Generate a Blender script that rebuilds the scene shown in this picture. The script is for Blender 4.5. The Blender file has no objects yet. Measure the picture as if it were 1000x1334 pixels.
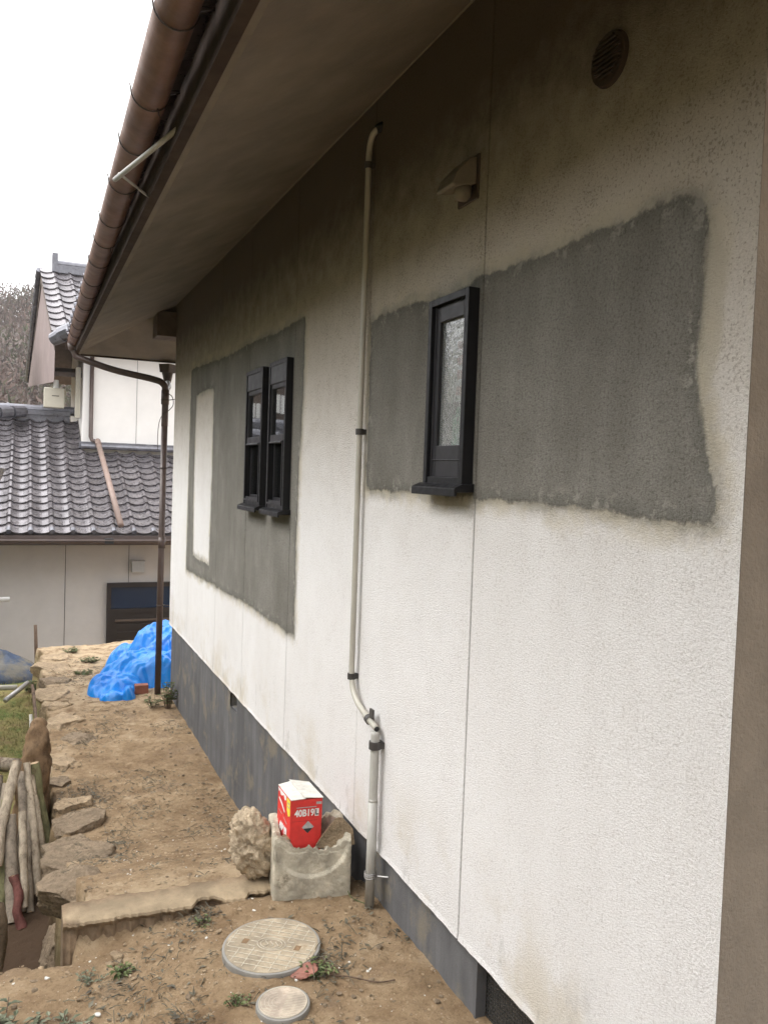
import bpy, bmesh, math, random
import numpy as np
from mathutils import Vector, Matrix
from math import radians, sin, cos, pi, atan2, sqrt
random.seed(4); RNG = np.random.RandomState(7)
SC = bpy.context.scene; COL = SC.collection

# ------------------------------------------------------------ camera
yaw, pitch, roll = radians(23.6), radians(-2.52), radians(2.0)
F = Vector((sin(yaw)*cos(pitch), cos(yaw)*cos(pitch), sin(pitch)))
R0 = Vector((cos(yaw), -sin(yaw), 0)); U0 = R0.cross(F)
R = R0*cos(roll) + U0*sin(roll); U = R.cross(F)
cd = bpy.data.cameras.new('camera'); cam = bpy.data.objects.new('camera', cd); COL.objects.link(cam)
m = Matrix((R, U, -F)).transposed().to_4x4(); m.translation = Vector((0, 0, 1.62)); cam.matrix_world = m
cd.sensor_fit = 'VERTICAL'; cd.sensor_height = 24.0; cd.sensor_width = 18.0; cd.lens = 24.0*1080/1334
cd.clip_start = 0.03; cd.clip_end = 2000
SC.camera = cam

# ------------------------------------------------------------ world, sun, exposure
W = bpy.data.worlds.new('World'); SC.world = W; W.use_nodes = True
wn, wl = W.node_tree.nodes, W.node_tree.links
bg = wn['Background']; sky = wn.new('ShaderNodeTexSky'); sky.sky_type = 'NISHITA'; sky.sun_disc = False
SUN_EL, SUN_AZ = radians(48), radians(-75)      # azimuth from +Y towards +X
sky.sun_elevation = SUN_EL; sky.sun_rotation = SUN_AZ
sky.dust_density = 3.0
hs = wn.new('ShaderNodeHueSaturation'); hs.inputs['Saturation'].default_value = 0.12
wl.new(sky.outputs[0], hs.inputs['Color'])
# cloud cover: mix the clear sky with an even white overcast
mx = wn.new('ShaderNodeMixRGB'); mx.inputs[0].default_value = 0.6; mx.inputs[2].default_value = (7.35, 7.3, 7.35, 1)
wl.new(hs.outputs[0], mx.inputs[1]); bg.inputs[1].default_value = 0.15
# overcast luminance: the zenith about three times as bright as the horizon
wg = wn.new('ShaderNodeTexCoord'); ws = wn.new('ShaderNodeSeparateXYZ'); wl.new(wg.outputs['Generated'], ws.inputs[0])
wr = wn.new('ShaderNodeMapRange'); wl.new(ws.outputs['Z'], wr.inputs[0])
for i_, v_ in enumerate((0.0, 1.0, .70, 2.1)): wr.inputs[i_+1].default_value = v_
wm = wn.new('ShaderNodeMixRGB'); wm.blend_type = 'MULTIPLY'; wm.inputs[0].default_value = 1
wl.new(mx.outputs[0], wm.inputs[1]); wl.new(wr.outputs[0], wm.inputs[2]); wl.new(wm.outputs[0], bg.inputs[0])
sd_ = bpy.data.lights.new('sun', 'SUN'); sd_.energy = 0.6; sd_.angle = radians(35); sd_.color = (1, .97, .93)
sun = bpy.data.objects.new('sun', sd_); COL.objects.link(sun)
sv = Vector((sin(SUN_AZ)*cos(SUN_EL), cos(SUN_AZ)*cos(SUN_EL), sin(SUN_EL)))
sun.rotation_euler = sv.to_track_quat('Z', 'Y').to_euler()
SC.view_settings.view_transform = 'Standard'; SC.view_settings.look = 'None'
SC.view_settings.exposure = 1.22; SC.view_settings.gamma = 1
SC.render.engine = 'CYCLES'
SC.cycles.max_bounces = 8; SC.cycles.diffuse_bounces = 5

# ------------------------------------------------------------ numpy noise
_perm = RNG.rand(64, 64, 64)
def vnoise(x, y, z=0.0):
    x, y, z = np.broadcast_arrays(np.asarray(x, float), np.asarray(y, float), np.asarray(z, float))
    xi, yi, zi = np.floor(x).astype(int), np.floor(y).astype(int), np.floor(z).astype(int)
    fx, fy, fz = x-xi, y-yi, z-zi
    fx, fy, fz = [t*t*(3-2*t) for t in (fx, fy, fz)]
    def g(a, b, c): return _perm[(xi+a) & 63, (yi+b) & 63, (zi+c) & 63]
    def l(a, b, t): return a+(b-a)*t
    return l(l(l(g(0,0,0), g(1,0,0), fx), l(g(0,1,0), g(1,1,0), fx), fy),
             l(l(g(0,0,1), g(1,0,1), fx), l(g(0,1,1), g(1,1,1), fx), fy), fz)*2-1
def fbm(x, y, z=0.0, o=4, s=1.0):
    r = 0; a = 1; t = 0
    for k in range(o):
        r = r+a*vnoise(np.asarray(x)*s+17.3*k, np.asarray(y)*s+5.1*k, np.asarray(z)*s+3.7*k); t += a; a *= .5; s *= 2.03
    return r/t
def ridged(x, y, z=0.0, o=3, s=1.0):
    r = 0; a = 1; t = 0
    for k in range(o):
        r = r+a*(1-2*np.abs(vnoise(np.asarray(x)*s+9.3*k, np.asarray(y)*s+2.1*k, np.asarray(z)*s+7.7*k))); t += a; a *= .5; s *= 2.1
    return r/t
def sst(a, b, x):
    t = np.clip((np.asarray(x, float)-a)/(b-a), 0, 1); return t*t*(3-2*t)

# ------------------------------------------------------------ materials
class MatB:
    def __init__(s, name):
        s.m = bpy.data.materials.new(name); s.m.use_nodes = True
        s.n, s.l = s.m.node_tree.nodes, s.m.node_tree.links
        s.b = s.n['Principled BSDF']; s._tc = None
    def co(s):
        if not s._tc: s._tc = s.n.new('ShaderNodeTexCoord')
        return s._tc.outputs['Object']
    def noise(s, scale, detail=4, rough=.55, vec=None, sc=None):
        t = s.n.new('ShaderNodeTexNoise'); t.inputs['Scale'].default_value = scale
        t.inputs['Detail'].default_value = detail; t.inputs['Roughness'].default_value = rough
        v = vec or s.co()
        if sc:
            mp = s.n.new('ShaderNodeMapping'); mp.inputs['Scale'].default_value = sc; s.l.new(v, mp.inputs[0]); v = mp.outputs[0]
        s.l.new(v, t.inputs['Vector']); return t.outputs['Fac']
    def vor(s, scale, sc=None):
        t = s.n.new('ShaderNodeTexVoronoi'); t.inputs['Scale'].default_value = scale
        s.l.new(s.co(), t.inputs['Vector']); return t.outputs['Distance']
    def math(s, op, a, b=None, clamp=False):
        t = s.n.new('ShaderNodeMath'); t.operation = op; t.use_clamp = clamp
        for i, v in enumerate((a, b)):
            if v is None: continue
            if isinstance(v, (int, float)): t.inputs[i].default_value = v
            else: s.l.new(v, t.inputs[i])
        return t.outputs[0]
    def ramp(s, f, stops):
        t = s.n.new('ShaderNodeValToRGB'); e = t.color_ramp.elements
        while len(e) < len(stops): e.new(.5)
        for i, (p, c) in enumerate(stops):
            e[i].position = p; e[i].color = (c, c, c, 1) if isinstance(c, (int, float)) else (*c, 1)
        s.l.new(f, t.inputs[0]); return t.outputs[0]
    def mr(s, f, a, b, c=0, d=1):
        t = s.n.new('ShaderNodeMapRange'); t.interpolation_type = 'SMOOTHSTEP'
        for i, v in enumerate((a, b, c, d)): t.inputs[i+1].default_value = v
        s.l.new(f, t.inputs[0]); return t.outputs[0]
    def mix(s, f, a, b, mode='MIX'):
        t = s.n.new('ShaderNodeMixRGB'); t.blend_type = mode
        for i, v in enumerate((f, a, b)):
            if isinstance(v, (int, float)): t.inputs[i].default_value = v if i == 0 else (v, v, v, 1)
            elif isinstance(v, tuple): t.inputs[i].default_value = (*v, 1)
            else: s.l.new(v, t.inputs[i])
        return t.outputs[0]
    def attr(s, name):
        t = s.n.new('ShaderNodeAttribute'); t.attribute_name = name; return t.outputs['Fac']
    def sep(s):
        t = s.n.new('ShaderNodeSeparateXYZ'); s.l.new(s.co(), t.inputs[0]); return t.outputs
    def col(s, c):
        if isinstance(c, tuple): s.b.inputs['Base Color'].default_value = (*c, 1)
        else: s.l.new(c, s.b.inputs['Base Color'])
        return s
    def rough(s, r):
        if isinstance(r, (int, float)): s.b.inputs['Roughness'].default_value = r
        else: s.l.new(r, s.b.inputs['Roughness'])
        return s
    def metal(s, v): s.b.inputs['Metallic'].default_value = v; return s
    def spec(s, v): s.b.inputs['Specular IOR Level'].default_value = v; return s
    def bump(s, h, dist=.002, strength=1):
        t = s.n.new('ShaderNodeBump'); t.inputs['Distance'].default_value = dist; t.inputs['Strength'].default_value = strength
        s.l.new(h, t.inputs['Height']); s.l.new(t.outputs[0], s.b.inputs['Normal']); return s
def simple(name, c, rough=.6, var=.25, scale=12, bump=.0008, bscale=150, metal=0, spec=.5):
    b = MatB(name)
    n = b.noise(scale, 6, .65)
    lo = tuple(x*(1-var) for x in c); hi = tuple(min(1, x*(1+var)) for x in c)
    b.col(b.ramp(n, [(.3, lo), (.7, hi)])).rough(b.ramp(b.noise(scale*2.3, 4), [(.3, max(.05, rough-.1)), (.7, min(1, rough+.1))]))
    b.metal(metal).spec(spec)
    if bump: b.bump(b.noise(bscale, 4), bump)
    return b.m

def mat_stucco():
    b = MatB('stucco')
    big = b.noise(1.3, 6, .6); fine = b.noise(9, 6, .7); grain = b.noise(330, 5, .75); gr2 = b.noise(170, 4, .75)
    x, y, z = b.sep()
    sd = b.attr('patch'); sdh = b.attr('raw'); seam = b.attr('seam')
    warp = b.math('ADD', b.math('MULTIPLY', b.math('SUBTRACT', b.noise(7, 5, .65), .5), .055),
                  b.math('MULTIPLY', b.math('SUBTRACT', b.noise(38, 4, .7), .5), .028))
    s1 = b.math('ADD', sd, warp)
    # base: aged off-white spray stucco
    streak = b.noise(3.0, 6, .65, sc=(1, 2.2, .5)); spk = b.noise(125, 3, .6)
    base = b.ramp(b.math('ADD', b.math('MULTIPLY', big, .6), b.math('MULTIPLY', streak, .4)), [(.30, (.80, .78, .765)), (.6, (.875, .865, .86))])
    # weathered top: a sharply mottled mould film, plus eave shade painted into the colour
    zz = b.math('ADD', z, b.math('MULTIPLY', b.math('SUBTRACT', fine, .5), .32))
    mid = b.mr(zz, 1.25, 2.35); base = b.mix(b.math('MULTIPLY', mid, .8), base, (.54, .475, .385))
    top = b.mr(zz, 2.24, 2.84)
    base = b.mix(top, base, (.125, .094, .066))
    # pores: dark specks, more of them above
    sp = b.math('MULTIPLY', b.mr(b.math('ADD', b.math('MULTIPLY', spk, .75), b.math('MULTIPLY', fine, .25)), .545, .60), b.math('ADD', b.math('MULTIPLY', b.math('MULTIPLY', mid, b.math('SUBTRACT', 1.0, top)), .34), .22))
    base = b.mix(sp, base, b.mix(1.0, base, (.36, .32, .27), 'MULTIPLY'))
    base = b.mix(b.math('MULTIPLY', b.mr(gr2, .42, .60), .34), base, b.mix(1.0, base, (.70, .68, .66), 'MULTIPLY'))
    # yellow/green stains low near the plinth
    low = b.math('MULTIPLY', b.mr(z, .62, .22), b.mr(b.noise(2.6, 5, .65), .46, .68))
    base = b.mix(b.math('MULTIPLY', low, .55), base, (.55, .47, .33))
    low2 = b.math('MULTIPLY', b.mr(z, .50, .2), b.mr(b.noise(5.2, 6, .7, sc=(1, 1.6, .7)), .55, .72))
    base = b.mix(b.math('MULTIPLY', low2, .6), base, (.30, .29, .26))
    # cement skim coat
    cm = b.noise(2.2, 6, .6); cm2 = b.noise(4, 6, .7, sc=(1, 1.7, .6))
    cem = b.ramp(b.math('ADD', b.math('MULTIPLY', cm, .5), b.math('MULTIPLY', cm2, .5)), [(.34, (.180, .169, .146)), (.5, (.235, .224, .199)), (.66, (.300, .288, .260))])
    cem = b.mix(b.math('MULTIPLY', b.mr(spk, .54, .62), .55), cem, b.mix(1.0, cem, (.5, .49, .47), 'MULTIPLY'))
    cem = b.mix(b.math('MULTIPLY', b.mr(gr2, .44, .60), .5), cem, b.mix(1.0, cem, (.62, .61, .60), 'MULTIPLY'))
    cem = b.mix(b.math('MULTIPLY', b.mr(s1, -.055, -.005), .35), cem, (.085, .085, .072))
    # dirty halo round the patch, then the patch itself
    halo = b.math('MULTIPLY', b.mr(b.math('ADD', s1, b.math('MULTIPLY', b.math('SUBTRACT', fine, .5), .05)), .055, -.01), .75)
    base = b.mix(halo, base, (.33, .30, .245))
    # a second, thinner coat feathers out unevenly past the main one, with a cream tide line outside it
    s2 = b.math('ADD', s1, b.math('MULTIPLY', b.math('SUBTRACT', b.noise(4.3, 4, .6), .5), .10))
    base = b.mix(b.math('MULTIPLY', b.mr(b.math('ADD', s2, -.012), .014, -.010), .62), base, (.335, .315, .265))
    base = b.mix(b.math('MULTIPLY', b.math('MULTIPLY', b.mr(s2, .075, .03), b.mr(b.noise(6.5, 5, .7), .42, .6)), .45), base, (.60, .54, .41))
    c = b.mix(b.mr(s1, .004, -.008), base, cem)
    scr = b.math('MULTIPLY', b.mr(s1, -.07, -.02), b.mr(s1, .004, -.008))
    c = b.mix(b.math('MULTIPLY', b.math('MULTIPLY', scr, b.mr(b.noise(11, 5, .75), .54, .62)), .6), c, (.38, .365, .32))
    # thin place left uncovered at the right-hand end: yellowish scraped coat
    c = b.mix(b.math('MULTIPLY', b.mr(b.math('ADD', sdh, warp), .012, -.012), .7), c, (.50, .455, .36))
    c = b.mix(b.math('MULTIPLY', seam, .85), c, (.085, .078, .068))
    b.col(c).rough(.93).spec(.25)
    hgt = b.math('ADD', b.math('ADD', b.math('MULTIPLY', gr2, .8), b.math('MULTIPLY', grain, .5)), b.math('MULTIPLY', b.mr(s1, .012, -.012), .7))
    hgt = b.math('MULTIPLY', hgt, 1.0)
    b.bump(hgt, .0085, 1.0); return b.m

def mat_concrete(name, c, dirt=(.10, .09, .07), streaky=True, scale=3, dz=.58):
    b = MatB(name)
    n1 = b.noise(scale, 7, .65); n2 = b.noise(scale*2, 5, .6, sc=(3, 3, .35) if streaky else (1, 1, 1))
    base = b.ramp(b.math('ADD', b.math('MULTIPLY', n1, .5), b.math('MULTIPLY', n2, .5)),
                  [(.3, tuple(v*.6 for v in c)), (.5, c), (.68, tuple(min(1, v*1.5) for v in c))])
    base = b.mix(b.mr(b.noise(scale*1.7, 6, .7), dz, dz+.14), base, dirt)
    base = b.mix(b.attr('dirt'), base, b.ramp(b.noise(14, 5, .7), [(.35, (.10, .068, .042)), (.65, (.23, .16, .10))]))
    base = b.mix(b.math('MULTIPLY', b.mr(b.noise(120, 3, .7), .6, .7), .5), base, b.mix(1.0, base, (.5, .5, .5), 'MULTIPLY'))
    b.col(base).rough(.88).spec(.3)
    b.bump(b.math('ADD', b.noise(35, 5, .7), b.math('MULTIPLY', b.noise(180, 4, .7), .4)), .004, .7); return b.m

def mat_soil():
    b = MatB('soil')
    g = b.attr('garden'); d = b.attr('dust')
    n1 = b.noise(1.6, 6, .65); n2 = b.noise(8, 7, .7); n3 = b.noise(60, 6, .75); n4 = b.noise(3.1, 6, .7)
    base = b.ramp(b.math('ADD', b.math('MULTIPLY', n1, .45), b.math('MULTIPLY', n2, .55)),
                  [(.34, (.135, .086, .048)), (.45, (.225, .152, .088)), (.55, (.31, .222, .134)), (.66, (.45, .35, .235))])
    base = b.mix(b.mr(n4, .55, .68), base, (.235, .165, .105))
    base = b.mix(b.math('MULTIPLY', d, b.mr(n2, .35, .6)), base, (.43, .33, .215))
    base = b.mix(b.math('MULTIPLY', b.mr(n3, .52, .68), .6), base, b.mix(1.0, base, (.45, .42, .38), 'MULTIPLY'))
    base = b.mix(b.math('MULTIPLY', b.mr(b.noise(110, 3, .6), .66, .72), .55), base, (.62, .55, .46))
    deb = b.math('MULTIPLY', b.mr(b.noise(4.2, 6, .75), .57, .66), b.mr(b.noise(45, 5, .8), .45, .6))
    base = b.mix(b.math('MULTIPLY', deb, .75), base, (.085, .075, .052))
    moss = b.ramp(b.noise(3.5, 7, .7), [(.38, (.22, .16, .085)), (.5, (.25, .22, .09)), (.62, (.115, .15, .045))])
    moss = b.mix(b.math('MULTIPLY', b.mr(b.noise(50, 5, .8), .4, .65), .6), moss, b.mix(1.0, moss, (.4, .42, .3), 'MULTIPLY'))
    moss = b.mix(b.attr('pit'), moss, (.075, .048, .03))
    b.col(b.mix(g, base, moss)).rough(.96).spec(.15)
    b.bump(b.math('ADD', b.noise(28, 7, .75), b.math('MULTIPLY', b.noise(150, 5, .8), .35)), .016, .9); return b.m

def mat_tile(name, c, rough=.33, stepdark=0.0):
    b = MatB(name); n = b.noise(2.5, 6, .7); n2 = b.noise(14, 6, .7)
    base = b.ramp(b.math('ADD', b.math('MULTIPLY', n, .5), b.math('MULTIPLY', n2, .5)), [(.3, tuple(v*.55 for v in c)), (.5, c), (.7, tuple(v*1.6 for v in c))])
    base = b.mix(b.math('MULTIPLY', b.attr('tone'), .45), base, b.mix(1.0, base, (.45, .43, .42), 'MULTIPLY'))
    base = b.mix(b.math('MULTIPLY', b.mr(b.noise(6, 6, .8), .60, .72), .3), base, (.10, .095, .075))
    base = b.mix(b.math('MULTIPLY', b.attr('lip'), .85), base, (.012, .011, .011))
    b.col(base).rough(b.ramp(n2, [(.3, rough-.10), (.7, rough+.18)])).spec(.6).metal(.6)
    b.bump(b.noise(40, 4, .6), .0015, .5); return b.m

def mat_glass(name, tint=(.9, .95, .95), rough=.02, wavy=0.0):
    b = MatB(name); b.col(tint).rough(rough); b.b.inputs['Transmission Weight'].default_value = 1; b.b.inputs['IOR'].default_value = 1.45
    if wavy: b.bump(b.noise(55, 2, .5), wavy, .8)
    return b.m
def mat_obscure():
    b = MatB('obscure_glass'); b.col((.80, .83, .82)).rough(.10); b.b.inputs['Transmission Weight'].default_value = .86; b.b.inputs['IOR'].default_value = 1.75
    b.bump(b.noise(60, 2, .5), .0025, .8); return b.m
def mat_rock(name, c, moss=.3):
    b = MatB(name); n = b.noise(5, 7, .7); n2 = b.noise(22, 6, .75)
    base = b.ramp(b.math('ADD', b.math('MULTIPLY', n, .5), b.math('MULTIPLY', n2, .5)), [(.32, tuple(v*.5 for v in c)), (.5, c), (.66, tuple(min(1, v*1.45) for v in c))])
    base = b.mix(b.math('MULTIPLY', b.mr(b.noise(9, 6, .8), .55, .66), moss), base, (.07, .062, .042))
    base = b.mix(b.math('MULTIPLY', b.mr(b.noise(75, 4, .8), .52, .64), .5), base, b.mix(1.0, base, (.4, .38, .35), 'MULTIPLY'))
    b.col(base).rough(.93).spec(.2); b.bump(b.math('ADD', n2, b.math('MULTIPLY', b.noise(90, 5, .8), .5)), .022, .9); return b.m

M = dict(
    stucco=mat_stucco(),
    plinth=mat_concrete('plinth_mortar', (.108, .107, .110), (.175, .155, .125), True, 2.2, .51),
    soffit=simple('soffit_paint', (.185, .155, .12), .85, .22, 3, .0015, 90),
    brown=simple('brown_paint', (.060, .040, .030), .55, .3, 8),
    fascia=simple('fascia_dark_brown', (.052, .036, .028), .9, .3, 8, .0006, 60, 0, .2),
    beam=simple('beam_brown', (.09, .065, .05), .6, .3, 8),
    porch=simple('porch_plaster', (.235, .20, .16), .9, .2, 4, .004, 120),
    copper=simple('gutter_copper_brown', (.17, .09, .058), .5, .35, 5, .0006, 60, .35),
    pipebrown=simple('pipe_brown', (.075, .05, .042), .45, .25, 6, .0004),
    wire=simple('dark_wire', (.055, .042, .036), .5, .2, metal=.4),
    soil=mat_soil(),
    tile=mat_tile('kawara_tile', (.20, .185, .195), .27),
    tile2=mat_tile('kawara_ridge', (.17, .17, .19), .34),
    wall2=simple('grey_siding', (.50, .475, .455), .85, .06, 3, .001, 200),
    wall2up=simple('white_siding', (.74, .72, .69), .85, .05, 2, .001, 200),
    pink=simple('gable_plaster', (.20, .155, .145), .85, .12, 2),
    blackframe=simple('black_aluminium', (.010, .010, .012), .42, .2, 20, 0, 200, .1, .35),
    sash=simple('charcoal_sash', (.026, .025, .029), .42, .1, 6, 0, 200, .1, .4),
    header=simple('grey_header_panel', (.045, .046, .052), .5, .08, 6, 0, 200, .1),
    pvc=simple('grey_pvc', (.36, .35, .32), .45, .16, 7, .0004, 60),
    pvcw=simple('cream_pvc', (.40, .38, .33), .42, .14, 7, .0004, 60),
    clip=simple('dark_clip', (.05, .045, .042), .6, .3),
    rubber=simple('black_rubber', (.015, .015, .015), .7, .2),
    hood=simple('beige_plastic', (.17, .145, .11), .5, .18, 20),
    red=simple('red_card', (.60, .032, .026), .6, .18, 14, .0009, 40),
    whitecard=simple('white_card', (.58, .56, .51), .75, .22, 28, .0006, 50),
    whiteink=simple('white_ink', (.72, .70, .68), .6, .05, 30, 0),
    greyink=simple('grey_ink', (.38, .37, .36), .6, .25, 60, 0),
    blackink=simple('black_ink', (.02, .02, .02), .6, .2, 30, 0),
    yellow=simple('yellow_sticker', (.78, .62, .06), .5, .08, 20, 0),
    block=mat_concrete('block_concrete', (.42, .38, .30), (.22, .19, .14), False, 7),
    slab=mat_concrete('step_concrete', (.29, .225, .145), (.28, .20, .12), False, 4),
    cover=mat_concrete('cover_resin', (.30, .25, .18), (.30, .23, .15), False, 9),
    cover2=mat_concrete('small_cover_resin', (.36, .30, .24), (.34, .26, .19), False, 12),
    coverside=simple('cover_side_grey', (.23, .22, .20), .7, .15, 12),
    rib=simple('raised_rib', (.43, .38, .30), .7, .15, 25, .0004),
    tan=mat_rock('tan_stone', (.40, .30, .195), .5),
    grey=mat_rock('grey_stone', (.27, .205, .14), .7),
    limestone=mat_rock('crumbly_tan_rock', (.55, .44, .31), .35),
    slate=mat_rock('brown_slate', (.30, .225, .145), .3),
    terracotta=simple('terracotta', (.24, .085, .05), .75, .25, 9, .001, 90),
    shard=simple('red_shard', (.25, .105, .075), .7, .3, 14, .001, 90),
    tarp=None, leaf=None,
    mound=simple('faded_blue_sheet', (.035, .065, .12), .5, .6, 4, .004, 40),
    soap=simple('hill_soil', (.085, .062, .05), .95, .3, .1, 0),
    steel=simple('dull_steel', (.33, .32, .31), .42, .2, 15, .0003, 90, .5),
    white=simple('white_enamel', (.72, .72, .70), .4, .06, 12),
    cream=simple('cream_casing', (.46, .43, .35), .5, .08, 6),
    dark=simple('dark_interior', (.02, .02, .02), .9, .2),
    room=simple('room_plaster', (.32, .30, .27), .9, .1),
    doorbrown=simple('door_dark_brown', (.018, .013, .011), .5, .2, 6),
    doorblue=MatB('door_pane_blue').col((.012, .028, .06)).rough(.18).m,
    glass=mat_glass('clear_glass'), obscure=mat_obscure(),
    mesh=simple('punched_metal', (.05, .048, .045), .5, .2, 30, 0, metal=.4),
    yellowplastic=simple('yellow_plastic', (.62, .50, .05), .5, .1),
)
def _tarp():
    b = MatB('blue_tarpaulin'); n = b.noise(6, 5, .6)
    b.col(b.ramp(n, [(.3, (.006, .15, .55)), (.7, (.010, .27, .78))])).rough(.33).spec(.5)
    b.bump(b.noise(30, 4, .6), .003, .6); return b.m
M['tarp'] = _tarp()
def _mound():
    b = MatB('dirty_blue_sheet'); n = b.noise(3, 6, .7)
    b.col(b.ramp(n, [(.38, (.014, .035, .085)), (.5, (.03, .045, .075)), (.6, (.10, .09, .07))])).rough(.6); b.bump(b.noise(18, 6, .7), .02, .8); return b.m
M['mound'] = _mound()
def _leaf(name, a, c):
    b = MatB(name); n = b.n.new('ShaderNodeObjectInfo')
    nn = b.noise(25, 3, .6); b.col(b.ramp(nn, [(.35, a), (.65, c)])).rough(.6).spec(.3); return b.m
M['leaf'] = _leaf('weed_leaf', (.05, .075, .025), (.14, .16, .06))
M['grass'] = _leaf('garden_grass', (.12, .125, .04), (.34, .29, .13))
M['ivy'] = _leaf('dusty_ivy', (.055, .065, .035), (.17, .18, .12))
M['litter'] = _leaf('dry_litter', (.045, .038, .026), (.15, .135, .095))
def _bark(name, c, scale=1):
    b = MatB(name); n = b.noise(6*scale, 7, .75); n2 = b.noise(30, 6, .75, sc=(1, 1, .25))
    base = b.ramp(b.math('ADD', b.math('MULTIPLY', n, .5), b.math('MULTIPLY', n2, .5)), [(.34, tuple(v*.35 for v in c)), (.5, c), (.62, tuple(min(1, v*1.4) for v in c))])
    base = b.mix(b.math('MULTIPLY', b.mr(b.noise(4, 6, .8), .52, .62), .7), base, (.10, .065, .04))
    b.col(base).rough(.9).spec(.2); b.bump(n2, .008, .9); return b.m
M['bark'] = _bark('pale_bark', (.42, .35, .265)); M['bark2'] = _bark('grey_bark', (.30, .25, .195))
M['bark3'] = _bark('mossy_bark', (.20, .19, .10)); M['redwood'] = _bark('reddish_cut_wood', (.16, .065, .055))
M['root'] = _bark('root_bark', (.20, .13, .075), 1.6)
M['twig'] = _bark('twig_bark', (.13, .09, .065)); M['cutend'] = simple('cut_wood_end', (.36, .25, .15), .85, .3, 30)

# ------------------------------------------------------------ mesh helpers
class MB:
    def __init__(s): s.v = []; s.f = []; s.a = {}
    def add(s, v, f):
        o = len(s.v); s.v += [tuple(p) for p in v]; s.f += [tuple(i+o for i in q) for q in f]; return s
    def box(s, x0, x1, y0, y1, z0, z1):
        v = [(x, y, z) for x in (x0, x1) for y in (y0, y1) for z in (z0, z1)]
        return s.add(v, [(0,1,3,2), (4,6,7,5), (0,4,5,1), (2,3,7,6), (0,2,6,4), (1,5,7,3)])
    def tube(s, pts, r, n=14, cap=True, r1=None, squash=1):
        pts = [Vector(p) for p in pts]; L = len(pts); rs = [r]*L if not hasattr(r, '__len__') else r
        o = len(s.v); up = Vector((0, 0, 1)); prev = None
        for i, p in enumerate(pts):
            d = (pts[min(i+1, L-1)]-pts[max(i-1, 0)]).normalized()
            if prev is None:
                a = up if abs(d.z) < .9 else Vector((1, 0, 0)); u = d.cross(a).normalized()
            else: u = (prev - d*prev.dot(d)).normalized()
            prev = u; w = d.cross(u)
            for k in range(n):
                t = 2*pi*k/n; s.v.append(tuple(p+(u*cos(t)+w*sin(t)*squash)*rs[i]))
        for i in range(L-1):
            for k in range(n):
                a = o+i*n+k; b = o+i*n+(k+1) % n; s.f.append((a, b, b+n, a+n))
        if cap: s.f.append(tuple(o+k for k in range(n))[::-1]); s.f.append(tuple(o+(L-1)*n+k for k in range(n)))
        return s
    def grid(s, P):
        n, m_ = P.shape[:2]; o = len(s.v); s.v += [tuple(q) for q in P.reshape(-1, 3)]
        i, j = np.meshgrid(np.arange(n-1), np.arange(m_-1), indexing='ij'); a = (o+i*m_+j).ravel()
        s.f += [tuple(q) for q in np.stack([a, a+m_, a+m_+1, a+1], 1).tolist()]; return s
def obj(name, mb, mat, parent=None, smooth=False, bevel=0, sub=0):
    me = bpy.data.meshes.new(name); me.from_pydata(mb.v, [], mb.f); me.update()
    for k, a in mb.a.items():
        at = me.attributes.new(k, 'FLOAT', 'POINT'); at.data.foreach_set('value', np.asarray(a, dtype=np.float32))
    o = bpy.data.objects.new(name, me); COL.objects.link(o); me.materials.append(mat)
    if smooth: me.polygons.foreach_set('use_smooth', [True]*len(me.polygons))
    if parent: o.parent = parent
    if bevel:
        b = o.modifiers.new('bevel', 'BEVEL'); b.width = bevel; b.segments = 2; b.limit_method = 'ANGLE'; b.angle_limit = radians(40)
    if sub: b = o.modifiers.new('sub', 'SUBSURF'); b.levels = b.render_levels = sub
    return o
def empty(name, loc=(0, 0, 0)):
    e = bpy.data.objects.new(name, None); COL.objects.link(e); e.location = loc; e.empty_display_size = .1; return e
def tag(o, label=None, cat=None, group=None, kind=None):
    if label: o['label'] = label
    if cat: o['category'] = cat
    if group: o['group'] = group
    if kind: o['kind'] = kind
    return o
def rebase(o, loc):                                # move a mesh's origin to loc, keeping it in place
    o.data.transform(Matrix.Translation(-Vector(loc))); o.location = loc; return o
def bez(pts, n=10):                                # catmull-rom through points
    P = [Vector(p) for p in pts]; out = []
    for i in range(len(P)-1):
        p0, p1, p2, p3 = P[max(i-1, 0)], P[i], P[i+1], P[min(i+2, len(P)-1)]
        for k in range(n):
            t = k/n; out.append(.5*((2*p1)+(p2-p0)*t+(2*p0-5*p1+4*p2-p3)*t*t+(3*p1-p0-3*p2+p3)*t**3))
    out.append(P[-1]); return out
def lines(a, b, step, extra=()):
    L = set(np.round(np.linspace(a, b, max(2, int(round((b-a)/step))+1)), 5).tolist()) | set(round(e, 5) for e in extra)
    return np.array(sorted(L))
def poly_sd(px, py, poly):                         # signed distance, negative inside
    P = np.array(poly, float); Q = np.roll(P, -1, 0); d = np.full(px.shape, 1e9); ins = np.zeros(px.shape, bool)
    for (ax, ay), (bx, by) in zip(P, Q):
        ex, ey = bx-ax, by-ay; t = np.clip(((px-ax)*ex+(py-ay)*ey)/(ex*ex+ey*ey+1e-12), 0, 1)
        d = np.minimum(d, np.hypot(px-ax-ex*t, py-ay-ey*t))
        c = ((ay > py) != (by > py)) & (px < (bx-ax)*(py-ay)/(by-ay+1e-12)+ax); ins ^= c
    return np.where(ins, -d, d)

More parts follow.
